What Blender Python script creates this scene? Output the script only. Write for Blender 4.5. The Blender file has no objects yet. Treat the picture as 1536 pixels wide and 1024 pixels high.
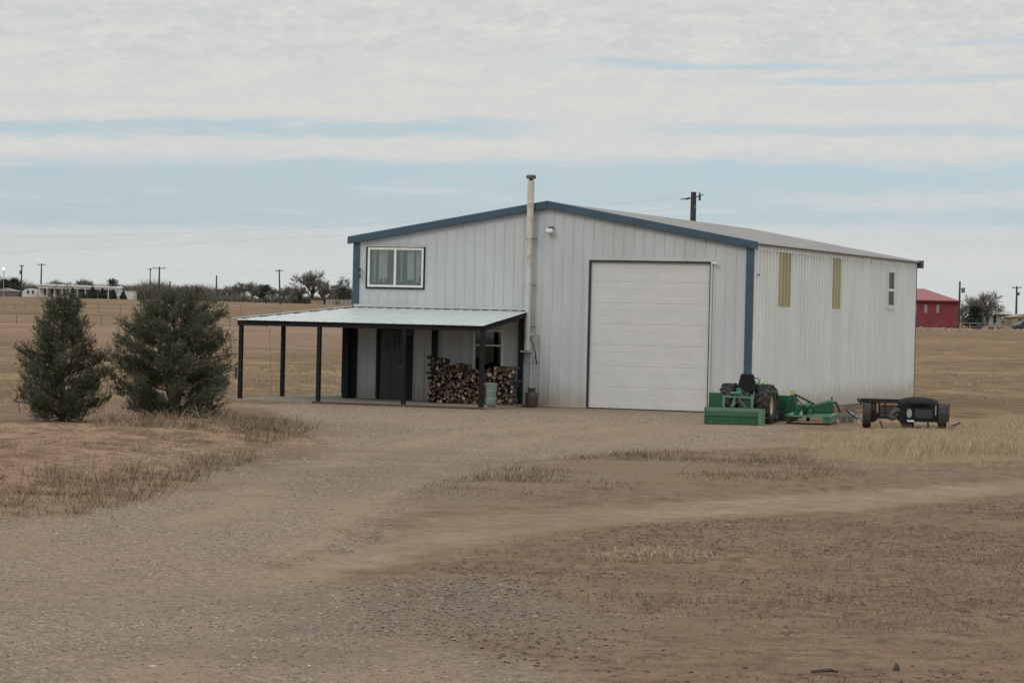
import bpy, math, random
import numpy as np
from mathutils import Vector, Matrix
random.seed(7); RNG = np.random.default_rng(11)
S = bpy.context.scene
COL = S.collection
PI = math.pi; R = math.radians

# ------------------------------------------------------------------ camera geometry (photo pixels 1536x1024)
FPX, PITCH, ROLL, CAMH = 4020.17, 0.011076, 0.022775, 2.716
YAW = 0.36813
BW, BL, HE, HR = 12.2, 20.93, 4.82, 5.888            # workshop width, length, eave and ridge height
DV = Vector((math.cos(YAW), -math.sin(YAW), 0)); NV = Vector((math.sin(YAW), math.cos(YAW), 0))
ORG = Vector((6.6705, 75.265, 0)) - BW*DV             # front left corner of the workshop
CAM = Vector((0, 0, CAMH))

def ray(px, py):
    a, b = px-768, py-512; cr, sr = math.cos(ROLL), math.sin(ROLL)
    u = a*cr+b*sr; v = -a*sr+b*cr
    return Vector((u/FPX, math.cos(PITCH)-math.sin(PITCH)*v/FPX, -math.sin(PITCH)-math.cos(PITCH)*v/FPX))
def gnd(px, py, z=0.0):
    r = ray(px, py); return CAM + r*((z-CAMH)/r.z)
def at(px, py, D):
    r = ray(px, py); return CAM + r*(D/r.y)
def bw(u, w, z=0.0):                                  # workshop coordinates -> world
    return ORG + DV*u + NV*w + Vector((0, 0, z))
def front(px, py, w=0.0):
    r = ray(px, py); t = ((ORG-CAM).dot(NV)+w)/r.dot(NV); P = CAM+r*t-ORG
    return P.dot(DV), P.z

# ------------------------------------------------------------------ numpy value noise
def vnoise(x, y, seed=0):
    xi = np.floor(x).astype(np.int64); yi = np.floor(y).astype(np.int64); xf = x-xi; yf = y-yi
    def h(a, b):
        n = (a*374761393 + b*668265263 + seed*974634777) & 0x7fffffff
        n = ((n ^ (n >> 13))*1274126177) & 0x7fffffff
        return ((n ^ (n >> 16)) & 0xffff)/65535.0
    sx = xf*xf*(3-2*xf); sy = yf*yf*(3-2*yf)
    a = h(xi, yi)*(1-sx)+h(xi+1, yi)*sx; b = h(xi, yi+1)*(1-sx)+h(xi+1, yi+1)*sx
    return a*(1-sy)+b*sy
def fbm(x, y, seed=0, o=4):
    s = 0; a = .5
    for i in range(o): s = s+a*vnoise(x, y, seed+i); x = x*2.03+7.1; y = y*2.03+3.7; a *= .5
    return s/(1-.5**o)

# ------------------------------------------------------------------ ground zones, laid out on the plane
def poly(px): return np.array([tuple(gnd(*p)[:2]) for p in px])
P_GRAVEL = poly([(-500,860),(-100,788),(60,776),(120,769),(200,750),(250,738),(330,708),(430,682),(490,662),(470,640),(440,622),(400,611),(345,606),
    (480,602),(750,600),(880,600),(1062,600),(1125,610),(1190,625),(1215,640),(1190,656),(1150,668),(1000,674),(860,688),(760,700),(660,728),(610,765),(570,805),
    (470,848),(520,890),(620,940),(740,990),(860,1030),(980,1120),(1200,1600),(-900,1600),(-900,900)])
P_TRACK = poly([(540,806),(620,784),(700,768),(900,757),(1100,744),(1300,735),(1540,714),(1900,690),(1900,712),(1540,738),(1330,757),(1100,770),(900,787),(760,804),(640,832),(520,862),(300,870),(280,855),(420,846)])
P_SAND = poly([(-500,850),(-100,786),(60,774),(120,767),(200,748),(250,736),(330,706),(430,680),(490,660),(440,642),(380,628),(250,634),(-500,648)])
P_STRAW = poly([(1180,657),(1230,647),(1290,640),(1420,630),(1540,622),(1800,610),(1800,705),(1540,694),(1350,692),(1240,684)])
P_ISLE = poly([(610,748),(690,720),(760,702),(860,688),(1000,676),(1200,686),(1300,712),(1110,728),(900,734),(750,748)])
P_TREES = poly([(-300,640),(-300,612),(60,612),(200,612),(340,612),(420,620),(470,640),(440,652),(300,650),(100,652)])
def sdist(P, x, y):
    inside = np.zeros(x.shape, bool); d = np.full(x.shape, 1e9); n = len(P)
    for i in range(n):
        ax, ay = P[i]; bx, by = P[(i+1) % n]
        c = ((ay > y) != (by > y)) & (x < (bx-ax)*(y-ay)/(by-ay+1e-12)+ax); inside ^= c
        ex, ey = bx-ax, by-ay; t = np.clip(((x-ax)*ex+(y-ay)*ey)/(ex*ex+ey*ey+1e-12), 0, 1)
        d = np.minimum(d, np.hypot(x-ax-t*ex, y-ay-t*ey))
    return np.where(inside, d, -d)
def zone(P, x, y, soft, wob=.8, seed=5):
    k = 1.0
    s = sdist(P, x, y) + (fbm(x*.9, y*.35, seed)-.5)*2*wob + (fbm(x*3.1, y*1.3, seed+9)-.5)*wob
    return np.clip(.5+s/(2*soft), 0, 1)
def terrain(x, y):
    x = np.asarray(x, float); y = np.asarray(y, float)
    z = 3.5*np.clip((y-100)/550, 0, 1.12)
    z = z - .35*np.clip((x-20)/45, 0, 1)*np.clip((y-150)/250, 0, 1)
    z = z + (fbm(x*.02, y*.02, 3)-.5)*.5*np.clip((y-110)/80, 0, 1)
    fl = np.clip((y-80)/20, 0, 1)
    near = (1-fl)
    rx = x-ORG.x; ry = y-ORG.y; u = rx*DV.x+ry*DV.y; w = rx*NV.x+ry*NV.y
    db = np.maximum(np.maximum(-2.5-u, u-BW-.4), np.maximum(-4.0-w, w-BL-.4))
    k = np.clip(db/3.0, 0, 1)
    m = (fbm(x*.25, y*.25, 21)-.5)*.12 + (fbm(x*1.3, y*1.3, 22)-.5)*.05
    s = np.clip(sdist(P_SAND, x, y)/2.2, 0, 1)
    s = s*s*(3-2*s)
    m = m + s*(.14 + (fbm(x*.5, y*.7, 31)-.5)*.3 + (fbm(x*2.2, y*2.2, 33)-.5)*.1)
    g = np.clip(.5+sdist(P_GRAVEL, x, y)/1.5, 0, 1)
    m = m*(1-.65*g*(1-s))
    t = np.clip(.5+sdist(P_TRACK, x, y)/.8, 0, 1); m = m*(1-.6*t) - .03*t
    i = np.clip(.5+sdist(P_ISLE, x, y)/1.0, 0, 1); m = m + i*.05
    return z + m*k*near - .012
def T(x, y): return float(terrain(np.array([x]), np.array([y]))[0])
def TV(p): return Vector((p[0], p[1], T(p[0], p[1])))

# ------------------------------------------------------------------ mesh helpers
class MB:
    def __init__(s): s.v = []; s.f = []; s.m = []; s.mi = 0
    def add(s, vs, fs):
        o = len(s.v); s.v += [tuple(p) for p in vs]; s.f += [tuple(i+o for i in f) for f in fs]; s.m += [s.mi]*len(fs); return s
    def box(s, x0, x1, y0, y1, z0, z1, M=None):
        vs = [Vector(p) for p in ((x0,y0,z0),(x1,y0,z0),(x1,y1,z0),(x0,y1,z0),(x0,y0,z1),(x1,y0,z1),(x1,y1,z1),(x0,y1,z1))]
        if M is not None: vs = [M @ p for p in vs]
        return s.add(vs, [(3,2,1,0),(4,5,6,7),(0,1,5,4),(1,2,6,5),(2,3,7,6),(3,0,4,7)])
    def tube(s, pts, r, n=8, cap=True):
        pts = [Vector(p) for p in pts]; rs = r if isinstance(r, (list, tuple)) else [r]*len(pts); vs = []; fs = []
        for i, p in enumerate(pts):
            d = (pts[min(i+1, len(pts)-1)]-pts[max(i-1, 0)]).normalized()
            a = d.cross(Vector((0,0,1)) if abs(d.z) < .9 else Vector((1,0,0))).normalized(); b = d.cross(a)
            for k in range(n):
                t = 2*PI*k/n; vs.append(p+(a*math.cos(t)+b*math.sin(t))*rs[i])
        for i in range(len(pts)-1):
            for k in range(n): fs.append((i*n+k, i*n+(k+1) % n, (i+1)*n+(k+1) % n, (i+1)*n+k))
        if cap: fs += [tuple(range(n))[::-1], tuple(range((len(pts)-1)*n, len(pts)*n))]
        return s.add(vs, fs)
    def bar(s, a, b, w, h=None):
        a, b = Vector(a), Vector(b); h = h or w; d = (b-a); L = d.length; d.normalize()
        x = d.cross(Vector((0,0,1)) if abs(d.z) < .95 else Vector((0,1,0))).normalized(); y = x.cross(d)
        M = Matrix((( x.x,d.x,y.x,a.x),(x.y,d.y,y.y,a.y),(x.z,d.z,y.z,a.z),(0,0,0,1)))
        return s.box(-w/2, w/2, 0, L, -h/2, h/2, M)
    def lathe(s, prof, n=20, M=None, a0=0, a1=2*PI):     # profile (r, z) about z
        full = abs(a1-a0-2*PI) < 1e-6; c = n if full else n+1; vs = []; fs = []
        for r, z in prof:
            for k in range(c):
                t = a0+(a1-a0)*k/n; vs.append(Vector((r*math.cos(t), r*math.sin(t), z)))
        if M is not None: vs = [M @ p for p in vs]
        for i in range(len(prof)-1):
            for k in range(n): fs.append((i*c+k, i*c+(k+1) % c, (i+1)*c+(k+1) % c, (i+1)*c+k))
        return s.add(vs, fs)
    def prism(s, pts, y0, y1, M=None):                   # outline (x, z) extruded along y
        n = len(pts); vs = [Vector((x, y0, z)) for x, z in pts]+[Vector((x, y1, z)) for x, z in pts]
        if M is not None: vs = [M @ p for p in vs]
        return s.add(vs, [tuple(range(n)), tuple(range(2*n-1, n-1, -1))]+[(i, i+n, (i+1) % n+n, (i+1) % n) for i in range(n)])
    def build(s, name, mats, parent=None, smooth=False, bevel=0):
        me = bpy.data.meshes.new(name); me.from_pydata(s.v, [], s.f); me.update()
        mats = mats if isinstance(mats, list) else [mats]
        for m in mats: me.materials.append(m)
        if len(mats) > 1: me.polygons.foreach_set('material_index', s.m)
        if smooth:
            me.polygons.foreach_set('use_smooth', [True]*len(me.polygons)); me.set_sharp_from_angle(angle=R(38))
        o = bpy.data.objects.new(name, me); COL.objects.link(o)
        if parent: o.parent = parent
        if bevel:
            b = o.modifiers.new('bevel', 'BEVEL'); b.width = bevel; b.segments = 2; b.limit_method = 'ANGLE'
        return o
def np_mesh(name, V, F, m, parent=None, attrs=None, smooth=False):   # V (n,3), F (k,3) or (k,4)
    me = bpy.data.meshes.new(name); V = np.asarray(V, np.float32); F = np.asarray(F, np.int32); k, c = F.shape
    me.vertices.add(len(V)); me.vertices.foreach_set('co', V.ravel())
    me.loops.add(k*c); me.loops.foreach_set('vertex_index', F.ravel())
    me.polygons.add(k); me.polygons.foreach_set('loop_start', np.arange(0, k*c, c, dtype=np.int32)); me.polygons.foreach_set('loop_total', np.full(k, c, np.int32))
    if smooth: me.polygons.foreach_set('use_smooth', np.ones(k, bool))
    me.update(calc_edges=True)
    for an, av in (attrs or {}).items():
        a = me.attributes.new(an, 'FLOAT', 'POINT'); a.data.foreach_set('value', np.asarray(av, np.float32))
    me.materials.append(m); o = bpy.data.objects.new(name, me); COL.objects.link(o)
    if parent: o.parent = parent
    return o
def tag(o, label=None, cat=None, group=None, kind=None):
    if label: o['label'] = label
    if cat: o['category'] = cat
    if group: o['group'] = group
    if kind: o['kind'] = kind
    return o
def thing(name, label, cat, loc=(0,0,0), rz=0, group=None):
    o = bpy.data.objects.new(name, None); COL.objects.link(o); o.location = loc; o.rotation_euler = (0,0,rz); o.empty_display_size = .2
    return tag(o, label, cat, group)
def dup(src, loc, rz, scale, label, group=None):
    r = src.copy(); COL.objects.link(r); r.location = loc; r.rotation_euler = (0,0,rz); r.scale = scale; r['label'] = label
    if group: r['group'] = group
    for ch in list(src.children):
        c = ch.copy(); COL.objects.link(c); c.parent = r
        for g in ch.children:
            d = g.copy(); COL.objects.link(d); d.parent = c
    return r

# ------------------------------------------------------------------ materials
def nt(name):
    m = bpy.data.materials.new(name); m.use_nodes = True; t = m.node_tree; t.nodes.clear()
    o = t.nodes.new('ShaderNodeOutputMaterial'); b = t.nodes.new('ShaderNodeBsdfPrincipled'); t.links.new(b.outputs[0], o.inputs[0]); return m, t, b
class G:                                                # tiny node-graph builder
    def __init__(s, t): s.t = t
    def n(s, ty, **k):
        x = s.t.nodes.new(ty)
        for a, v in k.items(): setattr(x, a, v)
        return x
    def put(s, i, v):
        if hasattr(v, 'links') and hasattr(v, 'node'): s.t.links.new(v, i)
        elif isinstance(v, (tuple, list)) and len(v) == 3 and i.type == 'RGBA': i.default_value = (*v, 1)
        else: i.default_value = v
    def m(s, op, a, b=0.0, c=None, clamp=False):
        x = s.n('ShaderNodeMath', operation=op, use_clamp=clamp); s.put(x.inputs[0], a); s.put(x.inputs[1], b)
        if c is not None: s.put(x.inputs[2], c)
        return x.outputs[0]
    def noise(s, vec, scale, detail=4, rough=.55):
        x = s.n('ShaderNodeTexNoise'); s.put(x.inputs['Vector'], vec); x.inputs['Scale'].default_value = scale; x.inputs['Detail'].default_value = detail; x.inputs['Roughness'].default_value = rough
        return x.outputs['Fac']
    def vor(s, vec, scale, out='Distance', feat='F1'):
        x = s.n('ShaderNodeTexVoronoi', feature=feat); s.put(x.inputs['Vector'], vec); x.inputs['Scale'].default_value = scale; return x.outputs[out]
    def map(s, vec, sc=(1,1,1)):
        x = s.n('ShaderNodeMapping'); s.put(x.inputs['Vector'], vec); x.inputs['Scale'].default_value = sc; return x.outputs[0]
    def ss(s, v, a, b):
        x = s.n('ShaderNodeMapRange', interpolation_type='SMOOTHSTEP'); s.put(x.inputs[0], v); x.inputs[1].default_value = a; x.inputs[2].default_value = b; return x.outputs[0]
    def mix(s, f, a, b, blend='MIX'):
        x = s.n('ShaderNodeMix', data_type='RGBA', blend_type=blend); s.put(x.inputs[0], f); s.put(x.inputs[6], a); s.put(x.inputs[7], b); return x.outputs[2]
    def ramp(s, v, stops):
        x = s.n('ShaderNodeValToRGB'); s.put(x.inputs[0], v); e = x.color_ramp.elements
        while len(e) < len(stops): e.new(.5)
        for q, (p, c) in zip(e, stops): q.position = p; q.color = (*c, 1)
        return x.outputs[0]
    def attr(s, name): return s.n('ShaderNodeAttribute', attribute_name=name).outputs['Fac']
    def bump(s, h, dist=.01, strength=1.0):
        x = s.n('ShaderNodeBump'); s.put(x.inputs['Height'], h); x.inputs['Distance'].default_value = dist; x.inputs['Strength'].default_value = strength; return x.outputs[0]
def pm(name, c1, c2=None, rough=.6, scale=6, metal=0, bump=0, bscale=40, spec=.5, stretch=(1,1,1), dirt=None, dscale=2, lo=.35, hi=.65, rnd=0):
    m, t, b = nt(name); g = G(t); tc = g.n('ShaderNodeTexCoord').outputs['Object']; v = g.map(tc, stretch)
    if c2 is None: c2 = tuple(x*.8 for x in c1)
    col = g.mix(g.ss(g.noise(v, scale), lo, hi), c1, c2)
    if dirt: col = g.mix(g.ss(g.noise(v, dscale, 6, .65), .5, .78), col, dirt)
    if rnd:
        r = g.n('ShaderNodeObjectInfo').outputs['Random']; col = g.mix(1.0, col, g.ramp(r, [(0, (1-rnd,)*3), (1, (1+rnd*.3,)*3)]), 'MULTIPLY')
    g.put(b.inputs['Base Color'], col); b.inputs['Roughness'].default_value = rough; b.inputs['Metallic'].default_value = metal; b.inputs['Specular IOR Level'].default_value = spec
    if bump: g.put(b.inputs['Normal'], g.bump(g.noise(v, bscale, 3), bump))
    return m

M = {}
def siding(name, c1, c2, dirt, mud):
    m, t, b = nt(name); g = G(t); P = g.n('ShaderNodeTexCoord').outputs['Object']; sx = g.n('ShaderNodeSeparateXYZ'); g.put(sx.inputs[0], P)
    col = g.mix(g.ss(g.noise(g.map(P, (1,1,.35)), 1.2), .35, .65), c1, c2); col = g.mix(g.m('MULTIPLY', g.ss(g.noise(g.map(P, (1,1,.3)), 1.0, 6, .65), .5, .78), .8), col, dirt)
    pan = g.noise(g.map(P, (.55,.55,.02)), 2.0, 1); col = g.mix(g.m('MULTIPLY', g.ss(pan, .5, .62), .35), col, dirt)
    st = g.noise(g.map(P, (9,9,.22)), 1.0, 4, .6); col = g.mix(g.m('MULTIPLY', g.ss(st, .6, .78), .35), col, (.42,.37,.31))
    up = g.m('ADD', sx.outputs[2], g.m('MULTIPLY', g.noise(P, 3.0, 5, .7), -.9)); col = g.mix(g.m('MULTIPLY', g.m('SUBTRACT', 1.0, g.ss(up, -.4, .35)), .75), col, mud)
    g.put(b.inputs['Base Color'], col); b.inputs['Roughness'].default_value = .48; g.put(b.inputs['Normal'], g.bump(g.noise(g.map(P, (1,1,.5)), 1.6, 3), .03, .6)); return m
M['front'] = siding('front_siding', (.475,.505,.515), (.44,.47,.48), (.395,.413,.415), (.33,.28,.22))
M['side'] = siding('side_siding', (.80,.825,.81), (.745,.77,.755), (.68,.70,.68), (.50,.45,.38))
M['roof'] = pm('roof_metal', (.27,.268,.265), (.23,.228,.225), .6, 1.5, stretch=(1,.3,1))
M['blue'] = pm('blue_trim', (.038,.078,.120), (.032,.066,.102), .45, 3)
M['navy'] = pm('navy_and_shade', (.010,.017,.027), (.008,.013,.021), .6, 5, spec=.25)
M['post'] = pm('post_paint', (.009,.010,.012), (.012,.013,.015), .7, 5, spec=.2)
M['bblack'] = pm('deep_black_steel', (.008,.008,.009), (.013,.013,.014), .6, 8, spec=.2)
M['door'] = pm('door_paint', (.555,.56,.55), (.53,.535,.525), .5, 1.4, dirt=(.505,.505,.49), dscale=1.2)
M['white'] = pm('white_paint', (.72,.72,.70), (.64,.64,.62), .5, 8)
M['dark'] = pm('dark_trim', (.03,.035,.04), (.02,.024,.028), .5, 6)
M['edark'] = pm('entry_door_paint', (.022,.035,.038), (.017,.028,.03), .4, 6)
M['porchroof'] = pm('porch_roof_metal', (.48,.525,.535), (.43,.475,.487), .4, 1.5)
M['concrete'] = pm('concrete', (.27,.24,.205), (.21,.185,.155), .9, 3, bump=.004, dirt=(.22,.17,.13), dscale=2.5)
M['redwood'] = pm('edging_wood', (.10,.062,.045), (.06,.04,.032), .8, 8)
M['steel'] = pm('galvanized_pipe', (.60,.59,.55), (.50,.49,.455), .45, 5, metal=.15, stretch=(1,1,.4), dirt=(.42,.36,.28), dscale=3)
M['rust'] = pm('rusty_pipe', (.50,.46,.39), (.58,.55,.49), .5, 6, metal=.1, dirt=(.36,.27,.18), dscale=4)
M['yellow'] = pm('skylight_fibreglass', (.49,.445,.285), (.42,.375,.235), .45, 3, stretch=(1,1,.3), dirt=(.56,.53,.40), dscale=3)
M['black'] = pm('black_steel', (.022,.023,.026), (.032,.032,.034), .45, 8, dirt=(.06,.052,.045), dscale=6)
M['greysteel'] = pm('grey_steel', (.13,.125,.12), (.09,.088,.085), .6, 8, dirt=(.11,.075,.05), dscale=6)
M['dullsteel'] = pm('dull_steel', (.065,.062,.06), (.05,.048,.047), .65, 8, dirt=(.07,.05,.04), dscale=6)
M['lid'] = pm('lid_vinyl', (.008,.008,.009), (.011,.011,.012), .75, 6, spec=.15)
M['deadwood'] = pm('dead_wood', (.16,.13,.10), (.11,.09,.07), .9, 9)
M['rubber'] = pm('tyre_rubber', (.022,.022,.022), (.03,.028,.026), .8, 10, dirt=(.075,.062,.05), dscale=7, bump=.004)
M['green'] = pm('implement_green', (.008,.080,.034), (.006,.062,.026), .45, 5, dirt=(.035,.065,.036), dscale=5)
M['ltgreen'] = pm('hood_green', (.10,.27,.055), (.075,.22,.045), .35, 5)
M['rim'] = pm('rim_yellow', (.50,.46,.24), (.40,.38,.20), .45, 6)
M['palegreen'] = pm('pale_green', (.075,.19,.115), (.10,.215,.14), .5, 6)
M['teal'] = pm('mast_teal', (.03,.17,.12), (.025,.14,.10), .4, 8)
M['seat'] = pm('seat_vinyl', (.006,.007,.010), (.009,.010,.013), .6, 8, spec=.25)
M['milk'] = pm('milk_can', (.045,.035,.034), (.065,.045,.04), .6, 8)
M['galv'] = pm('bin_zinc', (.27,.33,.31), (.22,.28,.265), .5, 7, metal=.3)
M['bark'] = pm('trunk_bark', (.06,.05,.042), (.04,.034,.03), .9, 12, bump=.01)
M['polewood'] = pm('pole_wood', (.055,.05,.048), (.035,.033,.032), .85, 6, stretch=(1,1,.1))
M['wire'] = pm('wire', (.34,.36,.37), (.32,.33,.34), .6)
M['red'] = pm('barn_red', (.20,.030,.040), (.16,.025,.033), .7, 1.5, dirt=(.20,.06,.058), dscale=.5)
M['redroof'] = pm('barn_roof_red', (.235,.045,.052), (.195,.037,.044), .5, 1.0)
M['whitewall'] = pm('white_wall', (.56,.57,.56), (.48,.49,.48), .7, 1)
M['whiteroof'] = pm('white_roof', (.7,.7,.7), (.62,.62,.63), .6, 1)
M['slate'] = pm('slate_blue_wall', (.16,.20,.235), (.13,.165,.20), .7, 1)
M['greywall'] = pm('grey_wall', (.30,.30,.295), (.25,.25,.245), .8, 1)
M['tanwall'] = pm('tan_wall', (.33,.26,.18), (.28,.22,.155), .8, 1)
M['cyl_dark'] = pm('dark_opening', (.02,.02,.02), (.02,.02,.02), .9)
M['carpaint'] = pm('car_paint', (.03,.045,.075), (.028,.04,.07), .3)
M['plank'] = pm('plank', (.20,.14,.09), (.16,.11,.07), .8, 6, stretch=(.3,1,1))
M['lamp_lens'] = pm('lamp_lens', (.85,.85,.85), (.8,.8,.8), .2)
def glass(name, tint, refl, dark):
    m, t, b = nt(name); g = G(t); out = [n for n in t.nodes if n.type == 'OUTPUT_MATERIAL'][0]
    tr = g.n('ShaderNodeBsdfTransparent'); tr.inputs[0].default_value = (*dark, 1); gl = g.n('ShaderNodeBsdfGlossy'); gl.inputs[0].default_value = (*tint, 1); gl.inputs[1].default_value = .03
    fr = g.n('ShaderNodeFresnel'); fr.inputs[0].default_value = 1.5; f = g.m('ADD', fr.outputs[0], refl, clamp=True)
    mx = g.n('ShaderNodeMixShader'); g.put(mx.inputs[0], f); t.links.new(tr.outputs[0], mx.inputs[1]); t.links.new(gl.outputs[0], mx.inputs[2]); t.links.new(mx.outputs[0], out.inputs[0]); t.nodes.remove(b)
    return m
M['glass'] = glass('window_glass', (.85,.93,.91), .07, (.86,.91,.89))
M['sglass'] = glass('side_glass', (.4,.42,.4), 0, (.45,.47,.45))
M['dglass'] = glass('dark_glass', (.7,.8,.85), .02, (.25,.28,.3))
M['curtain'] = pm('curtain', (.66,.67,.64), (.6,.61,.59), .9, 3)
M['room'] = pm('room_lining', (.10,.13,.125), (.08,.105,.10), .9, 2)

def leaf_mat(name, stops, rough=.7, trans=.15):
    m, t, b = nt(name); g = G(t)
    g.put(b.inputs['Base Color'], g.ramp(g.attr('tint'), stops)); b.inputs['Roughness'].default_value = rough; b.inputs['Specular IOR Level'].default_value = .2
    return m
M['juniper'] = leaf_mat('juniper_needles', [(0,(.045,.050,.031)),(.5,(.086,.094,.058)),(.85,(.14,.147,.093)),(1,(.23,.20,.135))])
M['straw'] = leaf_mat('straw_blades', [(0,(.20,.145,.085)),(.5,(.36,.28,.175)),(1,(.52,.44,.30))])
M['brownweed'] = leaf_mat('brown_weeds', [(0,(.065,.045,.031)),(.35,(.15,.105,.068)),(.7,(.27,.20,.13)),(1,(.42,.335,.235))])
M['litter'] = leaf_mat('weed_litter', [(0,(.085,.06,.044)),(.4,(.16,.118,.085)),(.8,(.25,.192,.14)),(1,(.38,.32,.24))])
M['twig'] = leaf_mat('bare_twigs', [(0,(.13,.118,.105)),(.5,(.19,.175,.158)),(1,(.26,.245,.22))])  # greys lightened, distance haze is put into the twig colour
M['evergreen'] = leaf_mat('evergreen_leaf', [(0,(.018,.022,.02)),(.6,(.035,.042,.034)),(1,(.06,.07,.05))])
M['scrub'] = leaf_mat('scrub', [(0,(.085,.08,.07)),(.5,(.14,.13,.112)),(1,(.21,.19,.16))])
def stone_mat():
    m, t, b = nt('pebbles'); g = G(t)
    g.put(b.inputs['Base Color'], g.ramp(g.attr('tint'), [(0,(.075,.063,.053)),(.3,(.165,.136,.11)),(.75,(.265,.22,.175)),(.95,(.36,.31,.25)),(1,(.47,.42,.355))])); b.inputs['Roughness'].default_value = .85
    return m
M['stone'] = stone_mat()
def ground_mat():
    m, t, b = nt('ground_soil'); g = G(t); P = g.n('ShaderNodeNewGeometry').outputs['Position']
    n_f = g.noise(P, 38, 5, .7); n_m = g.noise(P, 6, 5, .65); n_l = g.noise(P, .9, 5, .6); n_x = g.noise(P, .16, 4, .6)
    speck = g.vor(P, 30, 'Color'); sr = g.n('ShaderNodeSeparateColor'); g.put(sr.inputs[0], speck); cell = sr.outputs[0]
    sp2 = g.vor(P, 13, 'Color'); sr2 = g.n('ShaderNodeSeparateColor'); g.put(sr2.inputs[0], sp2); cell2 = sr2.outputs[0]
    # bare brown dirt
    dirt = g.mix(g.ss(n_l, .3, .7), (.215,.155,.112), (.275,.205,.150)); dirt = g.mix(g.ss(n_m, .35, .75), dirt, (.175,.125,.091)); 
    dirt = g.mix(g.m('MULTIPLY', g.ss(g.noise(P, 1.7, 8, .72), .48, .62), .75), dirt, (.135,.096,.07)); dirt = g.mix(g.m('MULTIPLY', g.ss(g.noise(P, .55, 6, .7), .5, .66), .45), dirt, (.165,.128,.10)); mat_ = g.m('MULTIPLY', g.ss(g.noise(P, 4.5, 6, .68), .50, .60), g.m('ADD', .25, g.m('MULTIPLY', g.ss(g.noise(P, .45, 4, .6), .40, .60), .75))); dirt = g.mix(g.m('MULTIPLY', mat_, .85), dirt, (.095,.068,.05)); dirt = g.mix(g.m('MULTIPLY', g.ss(g.noise(P, 9, 5, .7), .58, .68), .7), dirt, (.37,.30,.225)); dirt = g.mix(g.ss(n_f, .55, .72), dirt, (.07,.05,.038)); dirt = g.mix(g.m('MULTIPLY', g.ss(g.noise(P, 22, 4, .7), .6, .72), .6), dirt, (.33,.265,.20))
    # crushed gravel
    gv = g.ramp(cell, [(0,(.145,.118,.094)),(.3,(.24,.196,.155)),(.7,(.305,.252,.202)),(.93,(.38,.325,.265)),(1,(.50,.45,.385))])
    gv = g.mix(.3, gv, g.mix(g.ss(n_l, .3, .7), (.235,.198,.16), (.29,.25,.207))); gv = g.mix(g.m('MULTIPLY', g.ss(n_f, .53, .72), .8), gv, (.095,.08,.066)); gv = g.mix(g.m('MULTIPLY', g.ss(g.noise(P, 16, 4, .7), .58, .72), .6), gv, (.40,.345,.28))
    gv = g.mix(g.m('MULTIPLY', g.ss(n_x, .5, .66), .4), gv, (.20,.174,.148))
    gv = g.mix(g.m('MULTIPLY', g.ss(g.noise(P, .33, 5, .65), .50, .72), .45), gv, (.27,.215,.16)); gv = g.mix(g.m('MULTIPLY', g.ss(g.noise(P, 2.2, 5, .7), .52, .74), .5), gv, (.17,.138,.11)); gv = g.mix(g.m('MULTIPLY', g.ss(g.noise(P, 6.5, 6, .72), .52, .66), .6), gv, (.13,.108,.09)); gv = g.mix(g.m('MULTIPLY', g.ss(g.noise(P, 5.0, 6, .72), .56, .70), .45), gv, (.37,.315,.25))
    # pale wheel track, pale sand
    trk = g.mix(g.ss(n_l, .3, .7), (.29,.24,.178), (.35,.297,.222)); trk = g.mix(g.m('MULTIPLY', g.ss(g.noise(P, 2.4, 7, .7), .46, .62), .7), trk, (.225,.172,.122)); trk = g.mix(g.ss(n_m, .42, .75), trk, (.25,.198,.14)); trk = g.mix(g.m('MULTIPLY', g.ss(n_f, .55, .85), .6), trk, (.18,.14,.105))
    snd = g.mix(g.ss(n_m, .3, .7), (.345,.262,.19), (.27,.20,.146)); snd = g.mix(g.ss(n_l, .44, .62), snd, (.19,.135,.097)); snd = g.mix(g.m('MULTIPLY', g.ss(g.noise(P, 3.2, 8, .75), .48, .60), .7), snd, (.13,.094,.068)); snd = g.mix(g.m('MULTIPLY', g.ss(n_f, .55, .8), .7), snd, (.13,.094,.07))
    # far fields: straw and fallow bands
    fa = g.noise(P, .022, 5, .62); fb = g.noise(P, .085, 5, .62); fc = g.noise(P, .5, 5, .65)
    fld = g.mix(g.ss(fa, .38, .62), (.215,.155,.102), (.30,.228,.145)); fld = g.mix(g.ss(fb, .42, .68), fld, (.35,.275,.175)); fld = g.mix(g.ss(fc, .44, .66), fld, (.145,.102,.07))
    fld = g.mix(g.m('MULTIPLY', g.ss(g.noise(P, .045, 3, .5), .52, .64), .75), fld, (.195,.148,.112))
    fld = g.mix(g.m('MULTIPLY', g.ss(g.noise(P, 1.3, 5, .7), .5, .66), .6), fld, (.125,.088,.06)); fld = g.mix(g.m('MULTIPLY', g.ss(g.noise(P, .2, 5, .7), .55, .7), .7), fld, (.40,.32,.205))
    fld = g.mix(1.0, fld, (.84,.83,.82), 'MULTIPLY')
    fld = g.mix(g.attr('fallow'), fld, g.mix(g.ss(fb, .35, .65), (.215,.155,.12), (.275,.205,.16)))
    jit = g.m('MULTIPLY', g.m('SUBTRACT', n_m, .5), 1.1); jit = g.m('ADD', jit, g.m('MULTIPLY', g.m('SUBTRACT', n_l, .5), .7))
    gv = g.mix(g.m('MULTIPLY', g.attr('rut'), .6), gv, g.mix(n_m, (.27,.212,.155), (.36,.295,.222)))
    def msk(a): return g.ss(g.m('ADD', g.attr(a), jit), .25, .75)
    col = g.mix(msk('field'), dirt, fld); col = g.mix(msk('sand'), col, snd); col = g.mix(msk('straw'), col, (.25,.195,.13)); col = g.mix(msk('isle'), col, g.mix(n_m, (.17,.122,.088), (.25,.192,.142)))
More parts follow.
